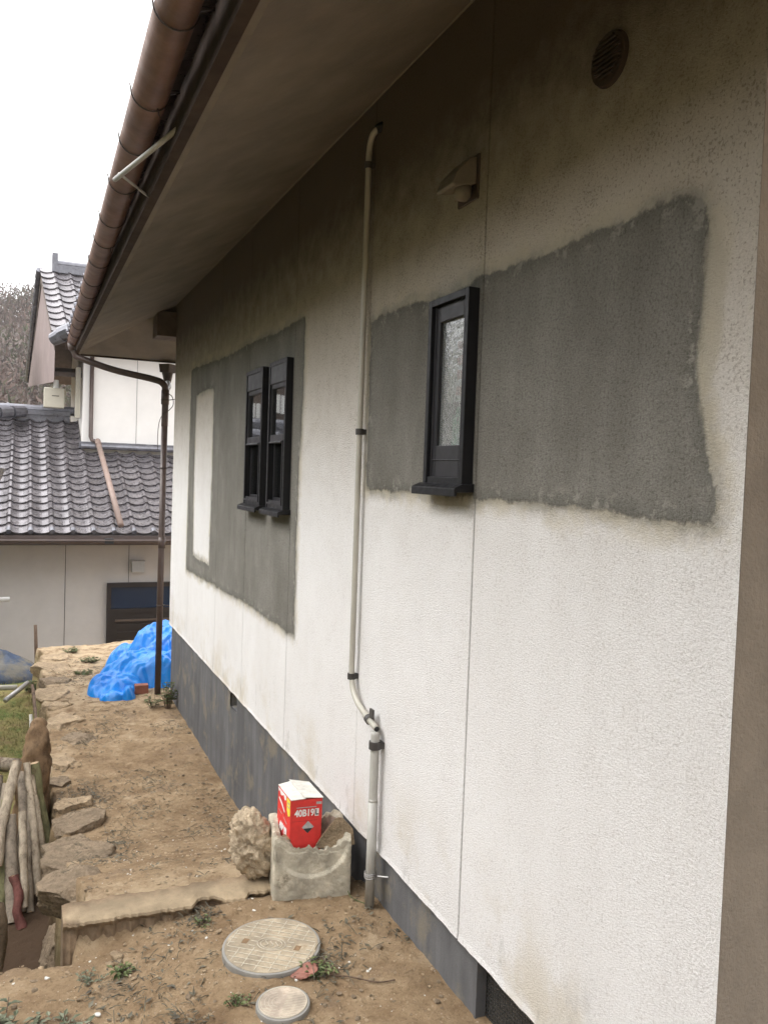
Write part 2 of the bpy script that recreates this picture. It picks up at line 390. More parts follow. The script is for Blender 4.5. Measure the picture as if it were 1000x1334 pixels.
# ------------------------------------------------------------ the house we stand beside
WX = 1.25; Y0, Y1 = 1.165, 7.66; ZB, ZT = .19, 3.09
WINS = [(2.20, 2.465, 1.60, 2.193), (4.06, 4.385, 1.425, 2.20), (4.515, 4.885, 1.425, 2.20)]
VENTS = [(5.135, 5.32, .075, .208)]
SEAMS = [2.18, 3.06, 4.06-.012, 4.962, 5.76, 6.80]
house = empty('house', (WX, Y0, 0))
tag(house, 'white stucco house with grey cement patches, black windows and a brown gutter', 'house')
def hp(name, mb, mat, parent=None, **k):
    o = obj(name, mb, mat, None, **k); o.parent = parent or house
    o.matrix_parent_inverse = Matrix.Translation((parent or house).matrix_world.translation if 0 else Vector((0, 0, 0))); 
    # vertices are written in world coordinates: shift them to the house's origin
    o.data.transform(Matrix.Translation(-Vector((WX, Y0, 0)))); return o

def wall_mesh():
    ys = lines(Y0, Y1, .03, [v for w in WINS for v in (w[0]+.02, w[1]-.02)]+[s+d for s in SEAMS for d in (-.005, 0, .005)])
    zs = lines(ZB, ZT, .03, [v for w in WINS for v in (w[2]+.02, w[3]-.02)]+[ZB+.012])
    Yg, Zg = np.meshgrid(ys, zs, indexing='ij'); Xg = np.full_like(Yg, WX)
    Xg += .003*fbm(Yg, Zg, 0, 3, .9)
    seam = np.zeros_like(Yg)
    for s in SEAMS:
        q = np.abs(Yg-s) < .0005; seam[q] = 1; Xg[q] += .007
    Xg[:, 0] += .05; Xg[:, 1] -= .004          # returns under the wall's lower edge, with a small drip lip
    Zg[:, 0] += .002*vnoise(Yg[:, 0]*14, 0)
    Zg[:, 1] += .003*vnoise(Yg[:, 1]*9, 0)+.002*vnoise(Yg[:, 1]*50, 0)
    mb = MB(); n, m_ = Yg.shape
    mb.v = np.stack([Xg, Yg, Zg], -1).reshape(-1, 3).tolist()
    for i in range(n-1):
        for j in range(m_-1):
            cy, cz = (ys[i]+ys[i+1])/2, (zs[j]+zs[j+1])/2
            if any(w[0]+.02 < cy < w[1]-.02 and w[2]+.02 < cz < w[3]-.02 for w in WINS): continue
            a = i*m_+j; mb.f.append((a, a+1, a+m_+1, a+m_))
    R_ = [(3.055,2.222),(2.72,2.236),(2.4,2.205),(2.203,2.227),(1.9,2.216),(1.64,2.221),(1.457,2.228),(1.36,2.232),(1.30,2.205),(1.285,2.12),(1.29,1.97),(1.30,1.87),(1.27,1.73),(1.228,1.6),(1.222,1.548),(1.34,1.540),(1.537,1.553),(1.713,1.552),(1.922,1.562),(2.173,1.557),(2.481,1.563),(2.729,1.562),(3.045,1.562)]
    L_ = [(6.86,2.43),(5.95,2.40),(5.77,2.386),(4.893,2.39),(4.371,2.374),(3.895,2.38),(3.886,2.05),(3.92,1.68),(3.935,1.3),(3.924,.805),(4.388,.804),(4.904,.822),(5.308,.809),(6.04,.803),(6.9,.789),(6.88,1.56)]
    H_ = [(6.62,2.20),(5.98,2.205),(5.96,1.6),(6.0,.925),(6.62,.935),(6.66,1.6)]
    E_ = [(1.288,2.13),(1.262,2.12),(1.232,2.05),(1.236,1.93),(1.255,1.86),(1.262,1.75),(1.236,1.66),(1.26,1.68),(1.30,1.85)]
    yy, zz = Yg.ravel(), Zg.ravel()
    sL = np.maximum(poly_sd(yy, zz, L_), -poly_sd(yy, zz, H_))
    mb.a['patch'] = np.minimum(poly_sd(yy, zz, R_), sL); mb.a['raw'] = poly_sd(yy, zz, E_); mb.a['seam'] = seam.ravel()
    return mb
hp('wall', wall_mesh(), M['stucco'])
# end walls (towards us: the shaded recess; away from us: white)
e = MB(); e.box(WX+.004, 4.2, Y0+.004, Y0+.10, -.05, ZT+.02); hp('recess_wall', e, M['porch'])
e = MB()
e.box(WX+.002, 1.93, Y1-.10, Y1, ZB, ZT); e.box(2.32, 5.2, Y1-.10, Y1, ZB, ZT)
e.box(1.93, 2.32, Y1-.10, Y1, ZB, 2.05); e.box(1.93, 2.32, Y1-.10, Y1, 2.36, ZT); hp('end_wall', e, M['wall2up'])
e = MB(); e.box(1.93, 2.32, Y1-.07, Y1-.04, 2.05, 2.09); e.box(1.93, 2.32, Y1-.07, Y1-.04, 2.32, 2.36)
for x in (1.93, 2.035, 2.115, 2.205, 2.29): e.box(x, x+.03, Y1-.07, Y1-.04, 2.09, 2.32)
e.box(1.96, 2.29, Y1-.065, Y1-.045, 2.20, 2.21); hp('end_window_bars', e, M['blackframe'])
# plinth: mortar face, with the two vent openings
e = MB()
px0 = WX+.022
ys = [2.105, 5.135, 5.32, Y1-.01]
def plinth_face():
    mb = MB(); yy = lines(2.105, Y1-.012, .03, [5.135, 5.32]); zz = lines(-.8, .203, .03, [.075]);
    Yg, Zg = np.meshgrid(yy, zz, indexing='ij'); Xg = px0+.004*fbm(Yg, Zg, 0, 4, 2.5); n, m_ = Yg.shape
    Xg += .004*np.abs(vnoise(Yg*1.1, Zg*2))
    mb.v = np.stack([Xg, Yg, Zg], -1).reshape(-1, 3).tolist()
    for i in range(n-1):
        for j in range(m_-1):
            cy, cz = (yy[i]+yy[i+1])/2, (zz[j]+zz[j+1])/2
            if 5.135 < cy < 5.32 and .075 < cz: continue
            a = i*m_+j; mb.f.append((a, a+1, a+m_+1, a+m_))
    return mb
pm = plinth_face(); pm.box(px0, px0+.034, 2.094, 2.1055, -.4, .203)
pm.box(px0+.01, px0+.12, 5.125, 5.1345, .07, .20); pm.box(px0+.01, px0+.12, 5.3205, 5.33, .07, .20); pm.box(px0+.01, px0+.12, 5.135, 5.32, .066, .0745)
pm.box(px0, 4.6, Y1-.012, Y1-.003, -.8, ZB)
hp('plinth', pm, M['plinth'])
e = MB(); e.box(px0+.02, px0+.15, Y0+.01, 1.55, -.4, .203); hp('plinth_pier', e, M['plinth'])
# punched vent panel, with real holes left between crossing bars
def vent_panel(y0, y1, z0, z1, X, pit, bar):
    mb = MB(); y = y0; n = 0
    for k in range(int((y1-y0)/pit)+1): mb.box(X, X+.002, y0+k*pit, y0+k*pit+bar, z0, z1)
    for k in range(int((z1-z0)/pit)+1): mb.box(X-.001, X+.003, y0, y1, z0+k*pit, z0+k*pit+bar)
    return mb
v = vent_panel(1.55, 2.094, -.30, .20, px0+.036, .013, .0055); v.box(px0+.030, px0+.034, 1.55, 2.09, .185, .203)
hp('vent_grille', v, M['mesh'])
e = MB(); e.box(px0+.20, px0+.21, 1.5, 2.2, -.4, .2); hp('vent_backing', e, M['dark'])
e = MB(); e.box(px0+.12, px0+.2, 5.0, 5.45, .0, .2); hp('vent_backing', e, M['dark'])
# dark body of the house behind the wall (rooms), with openings where the windows are
e = MB()
zs_ = [(-.5, 1.3), (2.5, ZT)]
for z0, z1 in zs_: e.box(WX+.07, WX+.10, Y0+.11, Y1-.11, z0, z1)
prev = Y0+.11
for w in sorted(WINS):
    e.box(WX+.07, WX+.10, prev, w[0]-.0, 1.3, 2.5); prev = w[1]
e.box(WX+.07, WX+.10, prev, Y1-.11, 1.3, 2.5)
e.box(WX+.10, 4.2, 2.85, 2.9, 0, ZT)           # partition between the two rooms
e.box(4.1, 4.2, Y0+.11, Y1-.11, 0, ZT); e.box(WX+.10, 4.1, Y0+.11, Y1-.11, .45, .5); e.box(WX+.10, 4.1, Y0+.11, Y1-.11, 2.75, 2.8)
hp('inner_wall', e, M['room'])

# soffit, fascia, roof (hipped at the far end)
EX, EZ, EY = .455, 2.672, 8.45     # eave corner of the soffit
NY = -3.2                        # the eave runs on behind the camera
def soffit_quad(p, n=2):
    return p
e = MB()
def sheet(a, b, c, d, nu, nv, amp=0):
    a, b, c, d = [np.array(q, float) for q in (a, b, c, d)]
    u = np.linspace(0, 1, nu)[:, None, None]; v = np.linspace(0, 1, nv)[None, :, None]
    P = (a*(1-u)+b*u)*(1-v)+(d*(1-u)+c*u)*v
    return P
e.grid(sheet((EX, NY, EZ), (EX, EY, EZ), (WX+.03, Y1+.03, ZT+.013), (WX+.03, NY, ZT+.013), 60, 6))
hp('soffit', e, M['soffit'])
e = MB(); e.grid(sheet((EX, EY, EZ), (6.2, EY, EZ), (6.2, Y1, ZT), (WX+.03, Y1+.03, ZT+.013), 30, 6)); hp('end_soffit', e, M['soffit'])
e = MB(); e.box(EX-.022, EX+.012, NY, EY+.02, EZ-.012, EZ+.13); e.box(EX+.012, 6.2, EY-.005, EY+.022, EZ-.012, EZ+.13)
hp('fascia', e, M['fascia'])
e = MB(); e.box(EX+.012, EX+.035, NY, EY-.03, EZ-.006, EZ+.012); e.tube([(WX-.006, 1.0, ZT-.006), (WX-.006, Y1, ZT-.006)], .0045, 6); hp('soffit_bead', e, M['soffit'])
e = MB()      # stub of the timber frame that shows under the end soffit
e.box(1.085, 1.50, Y1+.01, 7.95, 2.80, 3.02); hp('eave_beam', e, M['beam'], bevel=.006)

def kawara(x0, x1, n_course, c, slope, eave_z, tw=.28, step=.022, clip=None, npt=10, depth0=0.0):
    """tile field rising along +v; returns local grid (u across, v up-slope, h normal)"""
    nt = int(round((x1-x0)/tw)); us = np.linspace(0, nt, nt*npt+1)
    fu = us % 1.0
    prof = np.where(fu < .70, -.020*np.sin(np.pi*fu/.70), .030*np.sin(np.pi*(fu-.70)/.30))
    rows = []; lip = []; global TONE; TONE = None
    for k in range(n_course):
        for t, l in ((0.0, 1.0), (0.004, 1.0), (0.03, 0), (.5, 0), (.999, 0)):
            h = prof + step*(1-t) + (-.020 if (t == 0.0) else 0)
            rows.append(((k+t)*c, h)); lip.append(1.0 if t == 0.0 else 0.0)
    P = np.zeros((len(us), len(rows), 3)); A = np.zeros((len(us), len(rows)))
    for j, (v, h) in enumerate(rows):
        jit = .002*vnoise(np.floor(us)*7.1, np.floor(v/c)*3.3)
        P[:, j, 0] = x0+us*tw; P[:, j, 1] = v; P[:, j, 2] = h+jit; A[:, j] = lip[j]
    rr_ = np.random.RandomState(int(nt*7+n_course)); tn = rr_.rand(nt+1, n_course+1)
    ci = np.array([k for k in range(n_course) for _ in range(5)]); TONE = tn[np.floor(us).astype(int)][:, ci]
    P[:, :, 2] += (tn[np.floor(us).astype(int)][:, ci]-.5)*.004
    return P, A
def field_xy(P, slope, origin, du, dv):
    """map (u,v,h) to world: du horizontal unit, dv horizontal up-slope unit"""
    du, dv = np.array(du, float), np.array(dv, float); cs, sn = cos(slope), sin(slope)
    nrm = np.array([0, 0, cs])-dv*sn
    return np.array(origin)+P[..., :1]*du+P[..., 1:2]*(dv*cs+np.array([0, 0, sn]))+P[..., 2:3]*nrm
def add_field(name, P, A, W_, keep, mat, adder, parent=None):
    mb = MB(); mb.grid(W_); mb.a['lip'] = A.ravel(); mb.a['tone'] = TONE.ravel()
    if keep is not None:
        n, m_ = W_.shape[:2]; F_ = []
        for q in mb.f:
            c0 = np.mean([mb.v[i] for i in q], 0)
            if keep(c0): F_.append(q)
        mb.f = F_
    return adder(name, mb, mat, parent) if parent is not None else adder(name, mb, mat)
SL = radians(24)
P, A = kawara(0, EY+.15-NY, 22, .235, SL, 0, .27)
WW = field_xy(P, SL, (EX-.085, EY+.12, EZ+.145), (0, -1, 0), (1, 0, 0))
roofp = add_field('roof', P, A, WW, lambda c: (EY+.12-c[1]) > (c[0]-EX+.115)-.05 and c[2] > EZ, M['tile'], hp)
P, A = kawara(0, 6.2, 22, .235, SL, 0, .27)
WW = field_xy(P, SL, (EX-.115, EY+.13, EZ+.145), (1, 0, 0), (0, -1, 0))
add_field('hip_end_roof', P, A, WW, lambda c: (c[0]-EX+.115) > (EY+.13-c[1])-.05, M['tile'], hp)
e = MB()      # hip ridge with its round end tile, and eave end discs
hipp = [Vector((EX-.13, EY+.14, EZ+.19))+Vector((1, -1, .445))*t for t in np.linspace(0, 4.2, 16)]
e.tube(hipp, .075, 12); e.tube([hipp[0]+Vector((-.07, .07, -.045)), hipp[0]+Vector((.02, -.02, 0))], [.062, .075], 14)
hp('hip_ridge', e, M['tile2'], smooth=False)
e = MB()
for k in range(42):
    y = EY+.12-.27*.85-k*.27
    if y < NY: break
    e = MB(); e.tube([(EX-.100, y, EZ+.186), (EX-.06, y, EZ+.197)], .030, 10); hp('eave_tile', e, M['tile2'])
e = MB(); e.box(4.4, 5.6, NY, 4.6, 4.3, 4.6)
hp('ridge_cap', e, M['tile2'])
# gutters: half-round channels with brackets
GX0, GX1, GZ = .335, .42, 2.775
def gpos(y): t = (y-2)/6.3; return GX0+(GX1-GX0)*t, GZ-.012*t
def channel(y0, y1, r=.055, n=14):
    mb = MB(); rows = []
    for y in np.linspace(y0, y1, 30):
        gx, gz = gpos(y); ring = []
        for k in range(n+1): t = pi+pi*k/n; ring.append((gx+r*cos(t), y, gz+r*sin(t)))
        ring.append((gx+r, y, gz+.006)); 
        for k in range(n, -1, -1): t = pi+pi*k/n; ring.append((gx+(r-.003)*cos(t), y, gz+(r-.003)*sin(t)))
        rows.append(ring)
    mb.grid(np.array(rows)); return mb
gut = MB(); g0 = channel(NY, 8.30); gut.add(g0.v, g0.f)
gx, gz = gpos(8.30)
cap = [(gx+.056*cos(pi+pi*k/14), 8.302, gz+.056*sin(pi+pi*k/14)) for k in range(15)]; gut.add(cap, [tuple(range(15))])
gx, gz = gpos(NY); gut.tube([(gpos(-2)[0]-.054, NY, GZ+.003), (gpos(8.3)[0]-.054, 8.3, GZ-.008)], .006, 8)
gutter = hp('gutter', gut, M['copper'], smooth=True)
for k in range(19):
    y = 8.15-.455*k-(.06 if k % 3 else 0); gx, gz = gpos(y); br = MB()
    pts = [(gx-.062, y, gz+.012)]+[(gx+.059*cos(t), y, gz+.059*sin(t)) for t in np.linspace(pi, 2*pi, 14)]+[(EX-.02, y, gz+.015)]
    br.tube(pts, .0024, 6); pts = [(gx-.052, y+.002, gz+.006), (gx-.01, y+.012, gz+.012), (EX-.02, y, gz+.02)]
    br.tube(pts, .002, 5)
    if k % 2 == 0: br.tube([(gx+.02, y-.02, gz-.055), (gx+.022, y-.025, gz-.075), (gx+.027, y-.03, gz-.085)], .0018, 5)
    o = hp('gutter_bracket', br, M['wire'], smooth=True)
e = MB(); e.grid(np.array([[(x, EY+.075+.055*cos(t), EZ+.10+.055*sin(t)) for t in np.linspace(pi, 2*pi, 14)] for x in np.linspace(.36, 6.2, 20)])); 
hp('end_gutter', e, M['pipebrown'], smooth=True)
# rainwater pipe: outlet, sloping run, bend, drop
gx, gz = gpos(8.24)
e = MB(); e.tube([(gx, 8.20, gz-.03), (gx, 8.20, gz-.075), (gx+.005, 8.19, gz-.10)], [.058, .052, .040], 16)
e.tube(bez([(gx+.005, 8.19, gz-.09), (gx+.015, 8.19, gz-.135), (gx+.06, 8.17, gz-.165), (.76, 8.02, 2.50), (1.08, 7.84, 2.425), (1.165, 7.80, 2.385), (1.187, 7.80, 2.31), (1.187, 7.80, 2.0)], 8), .030, 16)
e.tube([(1.187, 7.80, 2.33), (1.187, 7.80, 2.20)], .036, 16)
e.tube([(1.187, 7.80, 2.05), (1.180, 7.80, -.51)], .0285, 16); e.tube([(1.187, 7.80, .98), (1.187, 7.80, .88)], .0325, 16)
dp = hp('rainwater_pipe', e, M['pipebrown'], smooth=True)
e = MB(); e.tube([(1.30, EY-.02, 2.64), (1.30, EY-.02, 2.56)], [.085, .075], 4); e.tube([(1.30, EY-.02, 2.56), (1.30, EY-.03, 2.46)], [.055, .033], 12)
hp('rain_hopper', e, M['brown'])
e = MB(); e.tube(bez([(1.30, EY-.03, 2.47), (1.28, 8.2, 2.40), (1.20, 7.9, 2.34), (1.19, 7.82, 2.30)], 6), .024, 12); hp('hopper_pipe', e, M['steel'], smooth=True)
for z in (2.24, 1.62, .35):
    e = MB(); e.tube([(1.187+.034*cos(t), 7.80+.034*sin(t), z) for t in np.linspace(0, 2*pi, 14)], .005, 6); e.tube([(1.21, 7.8, z), (1.26, 7.72, z+.005)], .004, 6)
    hp('pipe_bracket', e, M['wire'])
e = MB(); e.tube(bez([(1.19, 7.77, 2.30), (1.235, 7.72, 2.27), (1.243, 7.70, 2.19), (1.20, 7.76, 2.13), (1.16, 7.77, 2.11)], 6), .0035, 6)
e.tube(bez([(1.20, 7.76, 2.17), (1.14, 7.78, 2.05), (1.125, 7.78, 1.9), (1.13, 7.79, 1.78)], 6), .003, 6); hp('loose_wire', e, M['wire'])
# rod lashed under the gutter
e = MB(); a, b_ = Vector((.295, 3.24, 2.668)), Vector((.44, 2.76, 2.705))
e.tube([a, b_], .009, 10, squash=1); e.tube(bez([b_, (.45, 2.74, 2.70), (.458, 2.70, 2.685), (.455, 2.66, 2.672)], 5), .005, 8)
e.tube([(.31, 3.26, 2.70), (.455, 3.40, 2.665)], .005, 6); hp('bracket_rod', e, M['pvc'], smooth=True)

# windows
def window_frame(w, header):
    y0, y1, z0, z1 = w; X0, X1 = WX-.038, WX+.07; t = .022
    fr = MB(); fr.box(X0, X1, y0, y0+t, z0, z1); fr.box(X0, X1, y1-t, y1, z0, z1)
    fr.box(X0, X1, y0+t, y1-t, z1-t, z1); fr.box(X0+.004, X1, y0+t, y1-t, z0, z0+t)
    return fr
def window_at(w, kind):
    y0, y1, z0, z1 = w; t = .022
    f = hp('window', window_frame(w, kind), M['blackframe'], bevel=.0015)
    s = MB(); pf = [(WX+.01, z0+.004), (WX-.040, z0+.002), (WX-.062, z0-.008), (WX-.068, z0-.012), (WX-.068, z0-.036), (WX-.060, z0-.036), (WX-.058, z0-.024), (WX+.01, z0-.022)]
    s.add([(x, y, z) for y in (y0-.012, y1+.022) for x, z in pf], [tuple(range(8)), tuple(range(15, 7, -1))]+[(i, i+8, (i+1) % 8+8, (i+1) % 8) for i in range(8)])
    hp('sill', s, M['blackframe'], f, bevel=.002)
    a, b = y0+t, y1-t
    if kind == 'fixed':
        sx = WX-.022; sw = .032
        q = MB(); q.box(sx, sx+.03, a, a+sw, z0+t, z1-t); q.box(sx, sx+.03, b-sw, b, z0+t, z1-t)
        q.box(sx, sx+.03, a+sw, b-sw, z1-t-.052, z1-t); q.box(sx, sx+.03, a+sw, b-sw, z0+t, z0+t+.100)
        q.box(sx-.004, sx, a+.004, a+.010, z0+t, z1-t); q.box(sx-.004, sx, b-.010, b-.004, z0+t, z1-t); q.box(sx-.004, sx, a+.010, b-.010, z0+t+.052, z0+t+.056)
        hp('sash', q, M['sash'], f, bevel=.002)
        g = MB(); n = 3; g.box(sx+.012, sx+.018, a+sw, b-sw, z0+t+.100, z1-t-.052)
        hp('pane', g, M['obscure'], f)
    else:
        q = MB(); q.box(WX-.034, WX+.05, a, b+.012, z1-.115, z1+.004); hp('header_panel', q, M['header'], f, bevel=.003)
        sx = WX-.028; sw = .017; zt = z1-.115; zm = z0+.345
        q = MB(); q.box(sx, sx+.03, a, a+sw, zm, zt); q.box(sx, sx+.03, b-sw, b, zm, zt); q.box(sx, sx+.03, a+sw, b-sw, zt-.025, zt); q.box(sx-.006, sx+.03, a+sw, b-sw, zm, zm+.045)
        q.box(sx+.022, sx+.045, a, a+sw, z0+t, zm); q.box(sx+.022, sx+.045, b-sw, b, z0+t, zm); q.box(sx+.022, sx+.045, a+sw, b-sw, z0+t, z0+t+.035)
        hp('sash', q, M['sash'], f, bevel=.002)
        g = MB(); g.box(sx+.010, sx+.014, a+sw, b-sw, zm+.045, zt-.025); hp('pane', g, M['glass'], f)
        g = MB(); g.box(sx+.030, sx+.034, a+sw, b-sw, z0+t+.035, zm); hp('pane', g, M['glass'], f)
        q = MB(); q.box(sx-.014, sx-.008, a+.004, a+.012, z0+t, zm+.01); q.box(sx-.014, sx-.008, b-.012, b-.004, z0+t, zm+.01); q.box(sx-.014, sx-.008, a+.012, b-.012, z0+t, z0+t+.010)
        q.box(sx-.006, sx+.004, a+.012, b-.012, z0+t, z0+t+.022); q.tube([(sx-.010, a+.03, zm+.004), (sx-.010, b-.03, zm+.004)], .006, 8)
        hp('screen_frame', q, M['steel'] if 0 else M['sash'], f)
    return f
window_at(WINS[0], 'fixed'); window_at(WINS[1], 'hung'); window_at(WINS[2], 'hung')
# things seen blurred through the obscure glass of the slim window
e = MB(); e.box(WX+.006, WX+.010, 2.27, 2.385, 1.86, 2.11)
cur = hp('window_curtain', e, M['whitecard'])
pp_ = simple('pink_print', (.56, .34, .31), .8, .1)
for z in (1.88, 1.93, 1.975, 2.02): e = MB(); e.box(WX+.0040, WX+.0055, 2.29, 2.325, z, z+.028); hp('curtain_print', e, pp_, cur)
e = MB(); e.tube([(WX+.022, 2.335, 1.72), (WX+.022, 2.335, 1.80), (WX+.022, 2.335, 1.845)], [.019, .019, .010], 14); hp('green_bottle', e, simple('green_plastic', (.05, .30, .14), .5, .1))
# round vent cap, sensor lamp under a hood
e = MB(); vc = Vector((WX, 1.625, 2.612))
def disc(mb, c, r0, x, n=32): mb.tube([c+Vector((x[0], 0, 0)), c+Vector((x[1], 0, 0))], r0, n)
disc(e, vc, [.066, .060], (.01, -.012)); 
vcap = hp('vent_cap', e, M['fascia'], smooth=False)
e = MB()
for k in range(9):
    z = -.044+k*.011; hw = sqrt(max(.0001, .05**2-z*z)); e.box(WX-.019, WX-.0125, vc.y-hw, vc.y+hw, vc.z+z, vc.z+z+.004)
hp('louvre', e, M['fascia'], vcap)
e = MB()
y0, y1 = 2.235, 2.345
e.box(WX-.007, WX+.004, y0-.008, y1+.008, 2.465, 2.60)
hood = hp('sensor_lamp', e, M['brown'], bevel=.003)
e = MB(); prof = [(WX-.007, 2.592), (WX-.03, 2.585), (WX-.075, 2.535), (WX-.088, 2.500), (WX-.080, 2.494), (WX-.007, 2.51)]
e.add([(x, y, z) for y in (y0, y1) for x, z in prof], [tuple(range(6)), tuple(range(11, 5, -1))]+[(i, i+6, (i+1) % 6+6, (i+1) % 6) for i in range(6)])
hp('lamp_hood', e, M['hood'], hood, bevel=.004)
e = MB(); e.tube([(WX-.035, y0+.03, 2.505), (WX-.038, y0+.03, 2.478), (WX-.04, y0+.03, 2.465)], [.026, .026, .018], 16); hp('sensor', e, M['hood'], hood, smooth=True)
# drain pipes on the wall
r = .0115; X = WX-.026
e = MB(); e.tube(bez([(WX+.02, 3.015, 2.965), (WX-.012, 3.02, 2.955), (X, 3.045, 2.93), (X, 3.068, 2.88), (X, 3.07, 2.80), (X, 3.07, 2.4), (X, 3.07, 1.6), (X, 3.07, .98), (X, 3.07, .83), (X, 3.05, .765), (X, 3.0, .725), (X, 2.92, .70), (X, 2.80, .675)], 8), r, 14)
e.tube([(X, 2.91, .697), (X, 2.86, .686)], .0145, 14)
cp = hp('condensate_pipe', e, M['pvcw'], smooth=True)
e = MB(); e.tube([(WX+.02, 3.01, 2.972), (WX-.018, 3.022, 2.952)], [.022, .016], 12); hp('pipe_collar', e, M['rubber'], cp)
e = MB(); e.tube([(X-.0005, 2.83, .68), (X, 2.795, .674)], .0095, 12); hp('pipe_mouth', e, M['rubber'], cp)
for z in (2.83, 1.79, .81):
    e = MB(); e.tube([(X, 3.07, z-.012), (X, 3.07, z+.012)], .0165, 14); e.box(X, WX+.004, 3.060, 3.080, z-.010, z+.010); hp('pipe_clip', e, M['clip'], cp)
e = MB(); e.tube([(X, 2.885, .692), (X, 2.865, .687)], .018, 14); e.box(X-.004, X+.004, 2.835, 2.865, .70, .735); hp('pipe_clip', e, M['clip'], cp)
X2, Y2 = WX-.030, 2.80
e = MB(); e.tube([(X2, Y2, .665), (X2, Y2, .655), (X2, Y2+.003, .02), (X2, Y2+.003, -.06)], [.013, .0165, .0165, .0165], 16)
e.tube([(X2, Y2, .40), (X2, Y2, .41)], [.018, .017], 16)
e.tube([(X2, Y2, .40), (X2, Y2, .0)], [.0182, .0182], 16)
gp = hp('drain_pipe', e, M['pvc'], smooth=True)
e = MB(); e.tube([(X2, Y2, .628), (X2, Y2, .600)], .0235, 14); e.box(X2, WX, Y2-.02, Y2+.02, .602, .626); hp('pipe_clip', e, M['clip'], gp)
e = MB()
for dz in (0, .009, .016): e.tube([(X2+.023*cos(t), Y2+.023*sin(t), .112+dz+.002*sin(3*t)) for t in np.linspace(0, 2*pi, 16)], .002, 5)
e.tube([(X2+.02, Y2-.02, .12), (WX+.02, Y2-.05, .125)], .003, 5); hp('tie_wire', e, M['steel'], gp)

# ------------------------------------------------------------ ground
def edge_x(y): return .215+.035*vnoise(y*1.7, 3.1)+.02*vnoise(y*5, 9.1)
def ground_z(x, y):
    x = np.asarray(x, float); y = np.asarray(y, float)
    near = -.005-.075*sst(.75, .15, x)-.03*sst(2.7, 3.0, y)*sst(.8, .3, x)+.010*fbm(x, y, 1, 3, 1.5)
    path = -.045-.465*sst(3.1, 5.1, y)+.022*fbm(x, y, 2, 4, 1.3)
    path = path+.03*sst(.9, 1.2, x)*sst(5.2, 7, y)
    t = sst(2.98, 3.10, y); terr = near*(1-t)+path*t
    gard = -.95+.05*fbm(x, y, 5, 4, .8)+.12*sst(.0, -1.2, x)
    gm = sst(0.0, .05, edge_x(y)+.04*fbm(x, y, 8, 3, 6)-x)*sst(2.98, 3.06, y+.03*vnoise(x*9, 0))
    z = terr*(1-gm)+gard*gm
    low = sst(10.33, 10.42, y+.03*vnoise(x*5, 4))*(x > edge_x(y)-.10)*1.0
    low = np.maximum(low, sst(11.45, 12.1, y))
    z = z*(1-low)+(-2.0)*low
    z = z+(.009*fbm(x, y, 3, 4, 8)+.006*fbm(x, y, 4, 3, 38))*(y < 12)*(1-.0*gm)
    house_ = (x > WX+.35) & (y < Y1); z = np.where(house_, np.minimum(z, -.1), z)
    return z, gm, low
def seglines(segs):
    out = []
    for a, b, st in segs: out += np.arange(a, b, st).tolist()
    out.append(segs[-1][1]); return np.unique(np.round(out, 4))
gx_ = seglines([(-800, -100, 100), (-100, -20, 16), (-20, -3, 1.5), (-3, -.5, .06), (-.5, 1.34, .0125), (1.34, 3, .08), (3, 20, 1.2), (20, 100, 16), (100, 800, 100)])
gy_ = seglines([(-800, -100, 100), (-100, -10, 12), (-10, 1.5, .6), (1.5, 5.6, .0125), (5.6, 12.2, .03), (12.2, 20, .6), (20, 120, 10), (120, 1000, 110)])
Xg, Yg = np.meshgrid(gx_, gy_, indexing='ij'); Zg, gm, low = ground_z(Xg, Yg)
mb = MB(); mb.grid(np.stack([Xg, Yg, Zg], -1))
mb.a['garden'] = np.maximum(gm, (Xg < -1.6)*1.0).ravel(); mb.a['dust'] = np.clip(sst(7.0, 8.2, Yg)+.6*(1-sst(.12, .3, np.abs(Yg-3.25))), 0, 1).ravel()
mb.a['pit'] = (gm*sst(5.9, 5.2, Yg)*sst(-.7, -.3, Xg)).ravel()
tag(obj('ground', mb, M['soil'], smooth=True), kind='structure')
def gz(x, y): return float(ground_z(np.array([x]), np.array([y]))[0][0])

# ------------------------------------------------------------ rocks
def rock_mesh(size, seed, flat=.5, rough=.12, sub=3, cuts=5, pits=0):
    bm = bmesh.new(); bmesh.ops.create_icosphere(bm, subdivisions=sub, radius=1)
    V = np.array([v.co[:] for v in bm.verts]); rs = np.random.RandomState(seed)
    V *= (1+.28*fbm(V[:, 0]+seed*3.1, V[:, 1], V[:, 2], 2, 1.1))[:, None]
    for k in range(cuts):
        n = rs.randn(3); n /= np.linalg.norm(n)
        if k == 0: n = np.array([.08*rs.randn(), .08*rs.randn(), 1]); n /= np.linalg.norm(n)
        h = .45+.30*rs.rand() if k else flat
        d = V@n; o = np.maximum(d-h, 0); V -= (o*1.0)[:, None]*n
    V *= (1+rough*.55*fbm(V[:, 0]+seed, V[:, 1]+9, V[:, 2], 4, 2.6)+rough*.45*fbm(V[:, 0]+seed, V[:, 1]+9, V[:, 2]*2.5, 3, 7))[:, None]
    if pits: V *= (1-pits*sst(.25, .6, fbm(V[:, 0]+seed, V[:, 1], V[:, 2]+4, 3, 3.6)))[:, None]
    V *= np.array(size)
    f = [tuple(v.index for v in p.verts) for p in bm.faces]; bm.free(); mb = MB(); mb.v = V.tolist(); mb.f = f; return mb
def rock(name, loc, size, seed, mat, rz=0, rx=0, ry=0, label=None, cat='stone', group=None, **k):
    o = obj(name, rock_mesh(size, seed, **k), mat, smooth=True); o.location = loc; o.rotation_euler = (rx, ry, rz)
    tag(o, label, cat, group); return o
